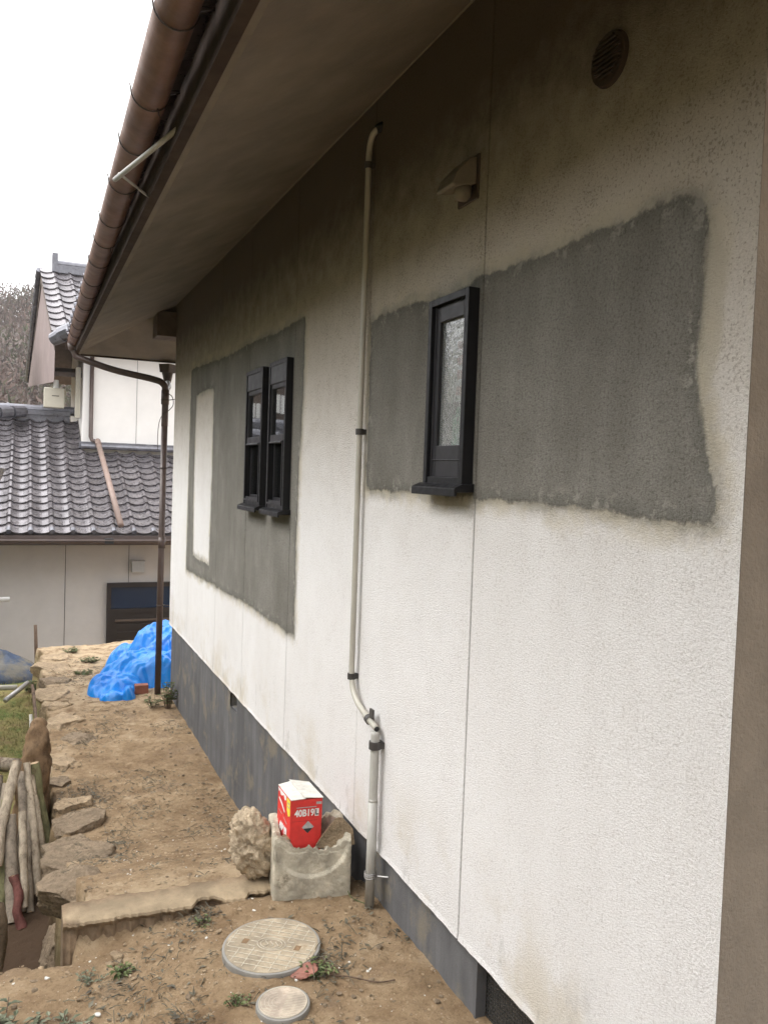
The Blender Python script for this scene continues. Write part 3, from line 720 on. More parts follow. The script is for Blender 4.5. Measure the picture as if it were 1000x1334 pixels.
# kerb stones along the edge of the raised path, far to near
KERB = [
    (.34, 9.75, .17, .25, .10, 'tan', 0, 'low tan kerb stone farthest along the path, near the grey wall'),
    (.36, 9.22, .19, .24, .11, 'tan', .3, 'flat sandy kerb stone second from the far end of the path'),
    (.33, 8.70, .18, .24, .12, 'grey', -.2, 'brownish kerb stone level with the upper fold of the blue tarpaulin'),
    (.32, 8.18, .19, .26, .12, 'tan', .1, 'pale tan kerb stone level with the front of the blue tarpaulin'),
    (.31, 7.75, .16, .17, .13, 'tan', .5, 'squarish sandy kerb stone just beyond the big flat-topped stone'),
    (.36, 7.30, .20, .24, .13, 'tan', .2, 'large pale flat-topped kerb stone jutting from the path edge'),
    (.43, 6.75, .22, .22, .13, 'grey', -.4, 'big rounded grey brown boulder just in front of the flat-topped stone'),
    (.29, 6.28, .15, .17, .12, 'tan', .3, 'flat ochre stone in front of the rounded boulder at the path edge'),
    (.27, 5.88, .13, .15, .13, 'grey', 0, 'brown kerb stone beside the top of the firewood stack'),
    (.31, 5.46, .15, .13, .14, 'tan', .6, 'angular pale stone with a sharp tip beside the firewood'),
    (.33, 5.10, .18, .17, .14, 'grey', .2, 'broad brown kerb stone beside the lower half of the firewood'),
    (.29, 4.72, .14, .16, .16, 'grey', -.3, 'dull brown kerb stone level with the cut ends of the firewood'),
    (.31, 4.22, .17, .20, .17, 'grey', .1, 'wide buried earthy stone just behind the broken concrete step'),
    (.27, 3.74, .14, .20, .20, 'grey', .4, 'earth-covered stone tucked close behind the concrete step'),
]
for i, (x, y, sx, sy, sz, mt, rz, lab) in enumerate(KERB):
    z = gz(max(x, .5), y)
    if i >= 11: sx, sz, z = sx*1.15, sz*.62, z-.02
    rock('kerb_stone', (x-.01, y, z-sz*.50+.008), (sx*1.15, sy*1.12, sz*1.5), 11+i*3, M[mt], rz=rz, rx=.08*sin(i*2.1), ry=.10*cos(i*1.7), label=lab, cat='kerb stone', group='rough stones edging the raised path', flat=.40, rough=.20, sub=5, cuts=13)
# second row below, holding up the path
for i, (x, y, s) in enumerate([(.20, 9.3, .19), (.19, 8.4, .2), (.18, 7.5, .21), (.21, 6.6, .2), (.17, 5.7, .18), (.19, 5.0, .18), (.18, 4.3, .2), (.18, 3.6, .2)]):
    labs = ['shaded bottom stone at the far end of the retaining edge', 'lower retaining stone beside the white pipe on the grass', 'lower retaining stone under the large flat-topped kerb stone', 'lower retaining stone beside the old root stump',
            'lower retaining stone behind the top of the firewood', 'dark lower stone in the hollow right of the firewood', 'muddy lower stone in the hollow under the earthy kerb stone', 'muddy lower stone in the hollow right behind the step']
    rock('retaining_stone', (x+.09, y, -.80), (s*.72, s*1.9, s*1.1), 61+i*5, M['grey'], rz=.1*i, label=labs[i], cat='retaining stone', group='lower stones of the retaining edge', flat=.7, rough=.2, sub=5, cuts=13)

# broken concrete step across the path
def step_slab():
    mb = MB(); n = 170; us = np.linspace(0, 1, n); rows = []
    for u in us:
        x = .155+u*.80; yf = 3.055-.055*u+.004*vnoise(u*6, 1)+.005*vnoise(u*31, 2)+.005*vnoise(u*70, 6)+.045*float(sst(.55, .60, u)*sst(.72, .66, u))+.03*float(sst(.80, .84, u)); yb = 3.20-.03*u+.006*vnoise(u*8, 5)+.010*vnoise(u*37, 5)
        zb = .0+.012*u+.0012*vnoise(u*7, 3); w = yb-yf
        zf = zb-.008
        foot = -.16+.05*u
        rows.append([(x, yb+.02, -.3), (x, yb, zb-.004), (x, yb-.006, zb), (x, yf+w*.6, zb-.0005), (x, yf+w*.3, zb-.002), (x, yf+.006, zf), (x, yf, zf-.008),
                     (x, yf+.016+.010*vnoise(u*32, 7), zf-.03), (x, yf+.012+.012*vnoise(u*41, 8), zf-.055), (x, yf-.012+.010*vnoise(u*15, 9), foot), (x, yf+.03, -.3)])
    mb.grid(np.array(rows)); m_ = 11; mb.a['dirt'] = [v_ if q_ not in (2, 3, 4, 5) else float(np.clip(v_+.9*sst(.05, .5, fbm(k_*.06, q_*.5, 3, 3)), 0, 1)) for k_ in range(n) for q_, v_ in enumerate((1, 1, .8, .2, .05, .15, .5, .9, 1, 1, 1))]
    mb.f.append(tuple(range(m_))); mb.f.append(tuple((n-1)*m_+k for k in range(m_))[::-1]); return mb
o = obj('concrete_step', step_slab(), M['slab'], smooth=False); tag(o, 'long low broken concrete step running across the dirt path to the concrete block', 'step')
rebase(o, (.5, 3.1, -.1))

# ------------------------------------------------------------ broken concrete block and what lies in it
th = radians(-10.8)
def rot2(x, y, a=th): return x*cos(a)-y*sin(a), x*sin(a)+y*cos(a)
def block_mesh():
    mb = MB(); w, d = .300, .275; N = 160; o_ = []; hz = .225
    def sq(t, hw, hd, p=26):
        c, s = cos(t), sin(t); rr = (abs(c/hw)**p+abs(s/hd)**p)**(-1/p); return rr*c, rr*s
    levels_out = np.linspace(0, 1, 40); rows = []
    for k in range(N):
        t = 2*pi*k/N+.01; ox, oy = sq(t, w/2, d/2); ix, iy = sq(t, w/2-.032, d/2-.032, 6)
        rim = hz+.005*vnoise(k*.22, 2)+.005*vnoise(k*.9, 7)+.005*vnoise(k*2.3, 4)
        if oy < -d/2+.02: rim += -.020*sst(-.13, -.07, ox)-.012*sst(-.02, .03, ox)+.022*sst(.09, .135, ox)
        if ox > w/2-.02: rim += .012
        if ox < -w/2+.02: rim += .01
        ring = [(ox*.96, oy*.96, 0)]
        for l in levels_out:
            z = .006+l*(rim-.012); x, y = ox, oy
            # shallow round scar cast in the front face
            if oy < -d/2+.015:
                rr = math.hypot(x+.005, z-.235); y += .012*float(sst(.152, .138, rr))*float(1-.0*l)
            y += .0022*float(fbm(x*25, z*25, 3, 3, 2)); x += .0022*float(fbm(y*25, z*25, 6, 3, 2))
            if l > .93: x *= .99; y *= .985
            ring.append((x, y, z))
        ring.append(((ox*.55+ix*.45), (oy*.55+iy*.45), rim+.003*vnoise(k*.9, 5)))
        for l in np.linspace(0, 1, 7):
            q = 1-.12*l; ring.append((ix*q, iy*q, rim-.008-l*(rim-.095)))
        ring.append((ix*.4, iy*.4, .085)); ring.append((0, 0, .083))
        rows.append(ring)
    P = np.array(rows+[rows[0]]); mb.grid(P[::-1]); return mb
o = obj('concrete_block', block_mesh(), M['block'], smooth=False); o.location = (1.062, 3.064, gz(1.05, 3.0)-.004); o.rotation_euler = (0, 0, th)
BZ = gz(1.05, 3.0)-.004
tag(o, 'broken hollow concrete block holding the red carton, against the wall', 'concrete block')
# red carton
bw, bd, bh = .127, .187, .225
bx = empty('battery_carton', (1.022, 3.078, BZ+.140)); bx.rotation_euler = (radians(-2), radians(1.5), radians(-1.5))
tag(bx, 'red and white battery carton standing in the broken concrete block', 'box')
def loc(name, mb, mat, parent, **k): return obj(name, mb, mat, parent, **k)
e = MB()
e.box(-bw/2, bw/2, -bd/2, bd/2, 0, bh); loc('carton_body', e, M['red'], bx, bevel=.002)
def flap(pts, z, name):
    mb = MB(); mb.v = [(x, y, z+h) for x, y, h in pts]+[(x, y, z+h+.0022) for x, y, h in pts]; n = len(pts)
    mb.f = [tuple(range(n))[::-1], tuple(range(n, 2*n))]+[(i, (i+1) % n, (i+1) % n+n, i+n) for i in range(n)]; return loc(name, mb, M['whitecard'], bx)
flap([(-bw/2-.001, -bd/2-.002, .001), (-.004, -bd/2-.003, .004), (-.010, bd/2, .012), (-bw/2, bd/2+.001, .001)], bh, 'top_flap')
flap([(-.012, -bd/2-.002, .007), (bw/2+.003, -bd/2-.002, .001), (bw/2+.002, bd/2, .001), (-.020, bd/2+.001, .017)], bh+.001, 'top_flap')
def face_poly(pts, face, mat, name, off=.0008):     # pts in mm-like metres on a face
    mb = MB(); v = []
    for a, z in pts:
        v.append((a, -bd/2-off, z) if face == 'f' else (-bw/2-off, -a, z))
    mb.v = v; mb.f = [tuple(range(len(v)))]; return loc(name, mb, mat, bx)
def text_mesh(body, size, mat, face, a, z, name='lettering', off=.0011, bold=.0, sx=1.0, tilt=0):
    cu = bpy.data.curves.new(name, 'FONT'); cu.body = body; cu.size = size; cu.offset = bold; cu.align_x = 'CENTER'; cu.align_y = 'CENTER'
    t = bpy.data.objects.new('tmp', cu); COL.objects.link(t); dg = bpy.context.evaluated_depsgraph_get()
    me = bpy.data.meshes.new_from_object(t.evaluated_get(dg)); bpy.data.objects.remove(t)
    me.materials.clear(); me.materials.append(mat)
    for v in me.vertices:
        x, y = v.co.x*sx, v.co.y+tilt*v.co.x
        v.co = (a+x, -bd/2-off, z+y) if face == 'f' else (-bw/2-off, -(a+x), z+y)
    o = bpy.data.objects.new(name, me); COL.objects.link(o); o.parent = bx; return o
text_mesh('40B19', .036, M['whiteink'], 'f', -.008, .173, bold=.0012, sx=.86)
face_poly([(.034, .159), (.050, .159), (.050, .188), (.034, .188)], 'f', M['whiteink'], 'printed_panel'); text_mesh('L', .030, M['blackink'], 'f', .042, .1735, off=.0016, bold=.001, sx=.9)
face_poly([(-.040, .194), (.040, .194), (.040, .197), (-.040, .197)], 'f', M['greyink'], 'printed_line')
face_poly([(.038, .204), (.060, .204), (.060, .214), (.038, .214)], 'f', M['greyink'], 'printed_panel')
face_poly([(-.016, .118), (.008, .094), (.032, .118), (.008, .142)], 'f', M['greyink'], 'hazard_diamond'); face_poly([(-.011, .1135), (.008, .0945), (.027, .1135)], 'f', M['blackink'], 'hazard_diamond', .0013)
face_poly([(-.055, .143), (.045, .143), (.045, .1436), (-.055, .1436)], 'f', M['blackink'], 'printed_line')
# side panel
text_mesh('40B19L', .040, M['whiteink'], 's', .005, .085, bold=.0030, sx=.92)
text_mesh('BATTERY', .026, M['whiteink'], 's', -.018, .168, bold=.002, sx=.75, tilt=-.1) if 0 else None
face_poly([(-.075, .183), (-.060, .176), (-.030, .168), (.012, .150), (.014, .158), (-.020, .178), (-.070, .190)], 's', M['whiteink'], 'white_flash')
face_poly([(-.090, .222), (.030, .222), (.028, .206), (.010, .199), (-.008, .214), (-.030, .205), (-.048, .202), (-.066, .214), (-.080, .208)], 's', M['whiteink'], 'torn_paper')
face_poly([(-.004, .155), (.052, .140), (.050, .141), (.0, .151)], 's', M['blackink'], 'printed_line', .0012)
face_poly([(.040, .222), (.088, .222), (.090, .165), (.066, .155), (.046, .172)], 's', M['yellow'], 'yellow_sticker', .0014)
face_poly([(.055, .208), (.082, .208), (.082, .203), (.055, .203)], 's', M['greyink'], 'printed_line', .0019); face_poly([(.055, .195), (.082, .195), (.082, .190), (.055, .190)], 's', M['greyink'], 'printed_line', .0019)
face_poly([(-.070, .140), (-.020, .137), (-.020, .134), (-.070, .137)], 's', M['greyink'], 'printed_line'); face_poly([(.0, .133), (.050, .122), (.050, .118), (.0, .129)], 's', M['greyink'], 'printed_line')
# broken tile leaning in the block, dark stone, rock beside it
mb = MB(); pr = []
for (ax, ay), (bx_, by_) in zip(*(lambda q: (q, q[1:]+q[:1]))([(-.078, -.035), (-.070, -.018), (-.01, .030), (.022, .056), (.050, .052), (.080, .0), (.075, -.06)])):
    for k in range(4): t = k/4; pr.append((ax+(bx_-ax)*t+.002*float(vnoise(t*9+ax*90, 3)), ay+(by_-ay)*t+.002*float(vnoise(t*9, ax*70))))
mb.v = [(x, y, .010+.003*vnoise(x*30, y*30)) for x, y in pr]+[(x*.96, y*.96, -.010) for x, y in pr]; n = 28
mb.f = [tuple(range(n)), tuple(range(n, 2*n))[::-1]]+[(i, i+n, (i+1) % n+n, (i+1) % n) for i in range(n)]
o = obj('broken_tile', mb, M['slate'], bevel=.003); o.location = (1.125, 2.962, BZ+.232); o.rotation_euler = (radians(78), radians(-12), radians(-10)); tag(o, 'brown broken slab of stone leaning inside the concrete block in front of the red carton', 'stone slab')
rock('dark_stone', (.945, 3.02, BZ+.205), (.030, .045, .036), 91, M['rubber'] if 0 else M['root'], label='small dark stone wedged between the red carton and the block rim', cat='stone')
o = rock('crumbly_rock', (.870, 3.15, BZ+.150), (.095, .10, .140), 134, M['limestone'], rz=.3, ry=-.55, label='crumbly yellowish rock leaning on the left side of the concrete block', cat='rock', flat=.9, rough=.42, sub=5, cuts=1, pits=.28)

# ------------------------------------------------------------ drain covers
def cover(name, x, y, r, h, mat, big, label, rz):
    z = gz(x, y); root = empty(name, (x, y, z-.01)); root.rotation_euler = (radians(1.5), radians(-1), rz); tag(root, label, 'drain cover', 'round drain covers set in the soil')
    e = MB(); e.tube([(0, 0, -.05), (0, 0, h-.006), (0, 0, h-.001), (0, 0, h)], [r, r, r-.001, r-.005], 64); loc('cover_ring', e, M['coverside'], root, smooth=False)
    e = MB(); e.tube([(0, 0, h-.002), (0, 0, h+.0015)], r-.009, 64); loc('lid', e, mat, root)
    ribs = MB(); t0 = h+.0012
    if big:
        holes = [(-r*.56, -.004), (r*.56, .004)]
        for k in range(-6, 7):
            o_ = k*r/6.6; L = sqrt(max(0, (r*.90)**2-o_*o_))
            segs = [(-L, L)]
            for a, b in segs:
                n = 12
                for j in range(n):
                    u0, u1 = a+(b-a)*j/n, a+(b-a)*(j+.93)/n; um = (u0+u1)/2
                    if math.hypot(um, o_) < r*.30: continue
                    if any(math.hypot(um-hx, o_-hy) < r*.18 for hx, hy in holes): continue
                    ribs.box(u0, u1, o_-.0018, o_+.0018, t0, t0+.0022)
        for k in range(-3, 4):
            o_ = k*r/3.5; L = sqrt(max(0, (r*.90)**2-o_*o_))
            for j in range(10):
                u0, u1 = -L+2*L*j/10, -L+2*L*(j+.9)/10; um = (u0+u1)/2
                if math.hypot(um, o_) < r*.32 or any(math.hypot(o_-hx, um-hy) < r*.2 for hx, hy in holes): continue
                ribs.box(o_-.0015, o_+.0015, u0, u1, t0, t0+.0018)
        loc('raised_ribs', ribs, M['rib'], root)
        emb = MB()
        for q in (.26, .20): emb.tube([(r*q*1.15*cos(t), r*q*.8*sin(t), t0+.001) for t in np.linspace(0, 2*pi, 40)], .0018, 5)
        for q in (-.11, 0, .11):
            emb.tube([(r*(q+.045*sin(s*5)), r*(-.09+.18*s), t0+.001) for s in np.linspace(0, 1, 10)], .0018, 5)
        loc('emblem', emb, M['rib'], root)
        for hx, hy in holes:
            hm = MB(); hm.box(hx-.010, hx+.010, hy-.016, hy+.012, t0-.0002, t0+.0008); loc('lifting_slot', hm, M['root'], root)
    else:
        for k in range(-9, 10):
            o_ = k*r/11; L = sqrt(max(0, (r*.84)**2-o_*o_))
            if k < -1: ribs.box(-L, -.012, o_-.0009, o_+.0009, t0, t0+.0012) if k % 2 else None
            ribs.box(.006, L, o_-.001, o_+.001, t0, t0+.0012)
        for q in (.28, .42, .56, .70):
            ribs.tube([(-.010+r*q*cos(t), r*q*sin(t), t0) for t in np.linspace(pi*.62, pi*1.38, 16)], .0011, 5)
        ribs.tube([(r*.88*cos(t), r*.88*sin(t), t0) for t in np.linspace(0, 2*pi, 64)], .0022, 5)
        loc('raised_ribs', ribs, M['rib'], root)
    return root
cover('drain_cover', .800, 2.655, .166, .030, M['cover'], True, 'large round drain cover with a lattice of ribs and two lifting slots', radians(-38))
cover('drain_cover', .748, 2.345, .082, .030, M['cover2'], False, 'small round pinkish drain cover with fine raised lines, nearest the camera', radians(-30))

# ------------------------------------------------------------ blue tarpaulin
_lat = RNG.rand(128, 128)
def tri(x, y, s):
    x = np.asarray(x)/s; y = np.asarray(y)/s; u = x-y*.577; v = y*1.155; i, j = np.floor(u).astype(int), np.floor(v).astype(int); a, b = u-i, v-j
    g = lambda p, q: _lat[(i+p) & 127, (j+q) & 127]
    return np.where(a+b < 1, g(0,0)*(1-a-b)+g(1,0)*a+g(0,1)*b, g(1,1)*(a+b-1)+g(0,1)*(1-a)+g(1,0)*(1-b))*2-1
def tarp_mesh():
    N, Mr = 220, 200; rows = []
    xs = np.linspace(.50, 2.25, N); ys = np.linspace(7.62, 9.75, Mr); X_, Y_ = np.meshgrid(xs, ys, indexing='ij')
    def blob(cx, cy, rx, ry, h, p=2.2, rot=0):
        dx, dy = X_-cx, Y_-cy; a, b = dx*cos(rot)+dy*sin(rot), -dx*sin(rot)+dy*cos(rot)
        q = np.clip(1-(np.abs(a/rx)**p+np.abs(b/ry)**p), 0, 1); return h*q**.62
    wx = .05*fbm(X_, Y_, 2, 2, 3); H = np.maximum.reduce([blob(1.24, 8.32, .56, .32, .33), blob(.86, 8.08, .28, .20, .20), blob(.80, 7.86, .13, .10, .11), blob(.92, 7.85, .07, .10, .12),
                                        blob(1.58, 8.95, .62, .42, .50), blob(1.26, 9.18, .42, .28, .26), blob(1.5, 8.6, .40, .2, .22)])
    m_ = H > 0.0
    fold = .5*ridged(X_*1.1+wx*6, Y_*.9+wx*3, 4, 3, 3.1)+.35*ridged(X_*1.8-Y_*1.1, Y_*.5+X_*.4, 9, 2, 5.2)
    qx, qy = X_*.8+Y_*.35+wx, Y_*1.15-X_*.3+wx; env = sst(0, .08, H)
    H = H*(1+.16*tri(qx, qy, .30)+.10*fold)+env*(.045*tri(qx+.3, qy, .17)+.030*tri(qx*1.2, qy*.8+.7, .085)+.012*tri(qx, qy*1.3, .042)+.030*np.abs(vnoise(qx*4+2*wx, qy*17, 3))+.016*np.abs(vnoise(qx*22, qy*8+3*wx, 6))-.03)
    Z = -.51+H-.02*(H <= .001)-.005
    Xd = X_+.05*fbm(X_, Y_, 21, 3, 4)*sst(0, .1, H); Yd = Y_+.05*fbm(X_, Y_, 25, 3, 4)*sst(0, .1, H)
    mb = MB(); mb.grid(np.stack([Xd, Yd, Z], -1)); mk = m_.ravel()
    mb.f = [q for q in mb.f if any(mk[i] for i in q)]; return mb
tm = tarp_mesh()
tm.f = [q for q in tm.f if min(tm.v[i][1] for i in q) > 7.70 or max(tm.v[i][0] for i in q) < 1.24]
o = obj('blue_tarpaulin', tm, M['tarp'], smooth=True); tag(o, 'crumpled bright blue tarpaulin heaped at the far corner of the house', 'tarpaulin'); rebase(o, (1.2, 8.4, -.51))
e = MB(); e.box(-.062, .062, -.04, .04, 0, .085); o = obj('red_brick', e, M['terracotta'], bevel=.006); o.location = (1.05, 7.93, gz(1.05, 7.93)-.003); o.rotation_euler = (0, 0, -.05); tag(o, 'reddish brown brick beside the foot of the brown rainwater pipe', 'brick')
e = MB(); e.box(-.035, .035, -.03, .03, 0, .022); o = obj('stone_chip', e, M['slab'], bevel=.005); o.location = (.945, 7.93, gz(.94, 7.93)); tag(o, 'small pale chip lying left of the reddish brick', 'stone')

# ------------------------------------------------------------ garden side
def tarp2():
    X_, Y_ = np.meshgrid(np.linspace(-1.3, .26, 150), np.linspace(10.2, 11.5, 100), indexing='ij')
    q = np.clip(1-(np.abs((X_+.48)/.72)**2.4+np.abs((Y_-10.85)/.55)**2.4), 0, 1); H = .26*q**.6
    H = H*(1+.12*ridged(X_, Y_, 3, 3, 2.5))-.02*(q <= 0)+(.05*tri(X_, Y_, .22)+.03*tri(X_, Y_, .09))*q
    mb = MB(); mb.grid(np.stack([X_, Y_, -.95+H], -1)); mk = (q > 0).ravel(); mb.f = [f for f in mb.f if any(mk[i] for i in f)]; return mb
o = obj('covered_mound', tarp2(), M['mound'], smooth=True); tag(o, 'faded dark blue sheet spread over a low mound by the grey wall', 'tarpaulin'); rebase(o, (-.5, 10.85, -.95))
def rod(name, pts, r, mat, label, cat, group=None, sm=True, n=12):
    e = MB(); e.tube(pts, r, n); o = obj(name, e, mat, smooth=sm); tag(o, label, cat, group)
    rebase(o, pts[0]); return o
g0 = gz(-.2, 9.6)
rod('plastic_pipe', [(-1.3, 9.95, gz(-1, 9.9)+.05), (-.02, 9.75, g0+.09)], .030, M['pvcw'], 'pale plastic pipe lying on the grass below the path', 'pipe')
rod('metal_pipe', [(-.13, 9.38, g0+.05), (.09, 9.72, g0+.14)], .026, M['steel'], 'short grey metal pipe crossing the end of the pale plastic pipe', 'pipe')
rod('stake', [(.19, 10.35, -.95), (.165, 10.33, -.25)], [.022, .018], M['twig'], 'thin brown stake upright beside the covered mound', 'stake')
rod('dead_branch', bez([(.20, 6.15, -.85), (.185, 6.6, -.66), (.14, 7.3, -.54), (.115, 7.8, -.38), (.105, 7.9, -.35)], 5), .014, M['twig'], 'thin dead branch leaning along the edge of the path above the stump', 'branch')
rod('weathered_post', [(-.30, 7.55, gz(-.3, 7.5)+.03), (.01, 7.35, gz(0, 7.3)+.05)], .055, M['bark2'], 'short weathered log on the moss behind the firewood', 'log')
rod('yellow_rope', bez([(-.02, 6.75, gz(0, 6.8)+.24), (.03, 6.78, gz(0, 6.8)+.27), (.085, 6.8, gz(0, 6.8)+.31), (.115, 6.82, gz(0, 6.8)+.31)], 5), .011, M['yellowplastic'], 'short bright yellow plastic scrap left of the root stump', 'plastic scrap')
rod('white_stick', [(.10, 6.75, -.62), (.085, 6.8, -.30)], .012, M['pvcw'], 'short pale upright stick behind the root stump', 'stick')
# stump: gnarled root
sm_ = MB(); pts = bez([(.075, 5.72, -1.0), (.085, 5.68, -.55), (.10, 5.66, -.30), (.115, 5.70, -.12), (.13, 5.76, -.05)], 8)
sm_.tube(pts, [.120-.0022*i+.002*sin(i*1.3) if i < 28 else .058-.004*(i-28) for i in range(len(pts))], 20)
V = np.array(sm_.v); V += .045*np.stack([fbm(V[:, 0], V[:, 1], V[:, 2], 3, 14), fbm(V[:, 1], V[:, 2], V[:, 0], 3, 14), 0*V[:, 0]], 1); sm_.v = V.tolist()
o = obj('root_stump', sm_, M['root'], smooth=True); tag(o, 'gnarled brown root stump standing behind the stacked firewood', 'stump'); rebase(o, (.09, 5.7, -.95))
# firewood leaning together
LOGS = [  # bottom, top, radius, mat, label
    ((-.125, 5.05, -.93), (-.155, 5.42, -.20), .030, 'bark', 'pale forked stick at the left end of the firewood'),
    ((-.015, 4.93, -.94), (-.030, 5.22, -.44), .036, 'bark2', 'thick grey patchy log, left of the middle of the firewood'),
    ((-.115, 5.05, -.66), (.005, 5.34, -.17), .034, 'bark', 'pale log with brown torn bark slanting across the top left of the firewood'),
    ((.038, 4.92, -.86), (.022, 5.14, -.40), .024, 'bark', 'thin bent cream log in front of the thick grey one'),
    ((.025, 4.84, -.94), (-.002, 4.98, -.70), .027, 'redwood', 'short dark red log end lowest at the foot of the firewood'),
    ((.115, 5.06, -.86), (.050, 5.36, -.185), .024, 'bark', 'long straight pale log in the middle of the firewood'),
    ((.205, 5.30, -.80), (.085, 5.38, -.20), .034, 'bark3', 'greenish log at the right end of the firewood, leaning right'),
    ((-.095, 4.98, -.95), (-.12, 5.50, -.30), .040, 'bark2', 'brown split log low at the left of the firewood'),
    ((.035, 5.02, -.94), (.030, 5.52, -.30), .028, 'bark2', 'greyish log half hidden behind the pale middle logs'),
    ((-.20, 5.05, -.93), (-.22, 5.45, -.35), .034, 'bark', 'pale log cut off by the left edge of the picture'),
    ((-.085, 4.97, -.95), (-.055, 5.26, -.36), .028, 'bark3', 'dull brown log between the grey patchy one and the left end of the firewood'),
    ((.070, 5.00, -.93), (.065, 5.40, -.235), .022, 'bark2', 'slim weathered log tucked just left of the long straight pale one'),
    ((.165, 5.12, -.88), (.075, 5.34, -.26), .024, 'bark', 'slim pale log leaning between the long straight one and the greenish one'),
    ((-.150, 5.02, -.95), (-.065, 5.36, -.30), .026, 'bark2', 'thin brown log leaning right behind the slanting torn-bark one'),
    ((.145, 5.18, -.92), (.120, 5.60, -.33), .025, 'bark2', 'thin grey log behind the greenish one'),
]
for i, (a, b, r, mt, lab) in enumerate(LOGS):
    a, b = Vector(a), Vector(b); n = 16; pts = []; rs = []
    for k in range(n+1):
        t = k/n; p = a.lerp(b, t); p += Vector((.012*float(vnoise(t*3+i*5, 1)), .008*float(vnoise(t*3, i*3+2)), 0))*(1 if r < .035 else .6); pts.append(p); rs.append(r*(1-.14*t+.10*float(vnoise(t*6+i*9, 4))))
    e = MB(); e.tube(pts, rs, 16, cap=False)
    V = np.array(e.v); e.v = (V+.0035*np.stack([vnoise(V[:, 0]*60, V[:, 1]*60, V[:, 2]*25+i), vnoise(V[:, 1]*60, V[:, 0]*60, V[:, 2]*25+i), 0*V[:, 0]], 1)).tolist()
    root = empty('firewood_log', tuple(a)); tag(root, lab, 'log', 'firewood logs leaning together below the path')
    e.v = (np.array(e.v)-np.array(a)).tolist(); loc('bark', e, M[mt], root, smooth=True)
    c = MB(); d = (pts[1]-pts[0]).normalized(); 
    c.tube([pts[0]-a, pts[0]-a+d*.004], rs[0]*.97, 14); loc('cut_end', c, M['cutend'] if mt != 'redwood' else M['redwood'], root)
    c = MB(); d = (pts[-1]-pts[-2]).normalized(); c.tube([pts[-1]-a-d*.004, pts[-1]-a], rs[-1]*.97, 14); loc('cut_end', c, M['cutend'], root)
# upright flat stone at the left edge
rock('standing_stone', (-.145, 4.15, -.72), (.115, .08, .38), 205, M['grey'], rz=.2, label='smooth grey brown standing stone at the left edge in front of the firewood', flat=.8, rough=.05, cuts=6)

# unseen greenery and white building added left to block low sky and fill reflections
def added_hedge():
    rs = np.random.RandomState(21); mb = MB()
    Y_, Z_ = np.meshgrid(np.linspace(-9, 10.2, 160), np.linspace(-1.0, 3.9, 50), indexing='ij')
    Xf = -3.9+.22*fbm(Y_, Z_, 3, 4, 1.2)-.25*sst(3.2, 3.9, Z_); mb.grid(np.stack([Xf, Y_, Z_], -1)); mb.grid(np.stack([Xf*0-5.0-.2*fbm(Y_, Z_, 9, 3, 1), Y_, Z_], -1))
    T, Y2 = np.meshgrid(np.linspace(-5.0, -4.1, 12), np.linspace(-9, 10.2, 160), indexing='ij'); mb.grid(np.stack([T, Y2, 3.9+.15*fbm(T, Y2, 4, 3, 1.5)], -1))
    for k in range(9000):
        y = -9+19.2*rs.rand(); z = -.9+4.8*rs.rand(); d = rs.randn(3); leaf(mb, (-3.85+.15*rs.randn(), y, z), (abs(d[0]), d[1], d[2]), .10, .06)
    return mb
def leaf(mb, p, d, L, w, droop=.3):
    p = Vector(p); d = Vector(d).normalized(); s = d.cross(Vector((0, 0, 1))); s = s.normalized() if s.length > .01 else Vector((1, 0, 0))
    q1 = p+d*L*.45+s*w/2; q2 = p+d*L*.45-s*w/2; q3 = p+d*L-Vector((0, 0, droop*L)); o = len(mb.v)
    mb.v += [tuple(p), tuple(q1), tuple(q3), tuple(q2)]; mb.f.append((o, o+1, o+2, o+3))
M['added_hedge'] = _leaf('added_hedge_leaf', (.030, .045, .018), (.06, .085, .03))
o = obj('added_hedge', added_hedge(), M['added_hedge']); tag(o, 'tall dark clipped greenery, unseen, added beyond the left edge to block low sky', 'added_hedge'); rebase(o, (-4.4, 0, -.95))
sh = empty('added_storehouse', (-4.6, 11.9, -1.0)); tag(sh, 'small white building, unseen, added beyond the left edge for sky blocking and reflections', 'added_storehouse')
e = MB(); e.box(-1.2, 1.1, -.5, .9, 0, 4.5); loc('wall', e, M['wall2up'], sh); e = MB(); e.add([(-1.5, -.8, 4.4), (1.4, -.8, 4.4), (1.4, .2, 5.0), (-1.5, .2, 5.0), (1.4, 1.2, 4.4), (-1.5, 1.2, 4.4)], [(0, 1, 2, 3), (3, 2, 4, 5)]); loc('roof', e, M['tile2'], sh)

# laundry pole and carport corner at the left edge of the view
lp = empty('laundry_stand', (-.75, 6.2, -.85)); tag(lp, 'white laundry pole whose end pokes in from the left', 'laundry pole')
e = MB(); e.tube([(-1.4, .0, 1.50), (.683, .0, 1.533)], .016, 12); loc('pole', e, M['white'], lp, smooth=True)
for x in (-.25, -1.35):
    e = MB(); e.tube([(x, 0, 0), (x, 0, 1.62)], .02, 12); e.tube([(x, -.08, 1.48), (x, .08, 1.48)], .01, 8); e.box(x-.15, x+.15, -.15, .15, -.02, .05); loc('stand_post', e, M['steel'], lp)
cpt = empty('carport', (-2.2, 8.6, -.85)); tag(cpt, 'corner of a small grey shelter roof at the left edge', 'shelter')
e = MB(); e.add([(-1, -.6, 2.46), (2.04, -.6, 2.42), (2.04, .9, 2.40), (-1, .9, 2.44), (-1, -.6, 2.28), (1.98, -.6, 2.26), (1.98, .9, 2.24), (-1, .9, 2.26)], [(3,2,1,0), (4,5,6,7), (0,1,5,4), (1,2,6,5), (2,3,7,6), (3,0,4,7)]); loc('roof', e, simple('shelter_roof_grey', (.13, .12, .11), .5), cpt)
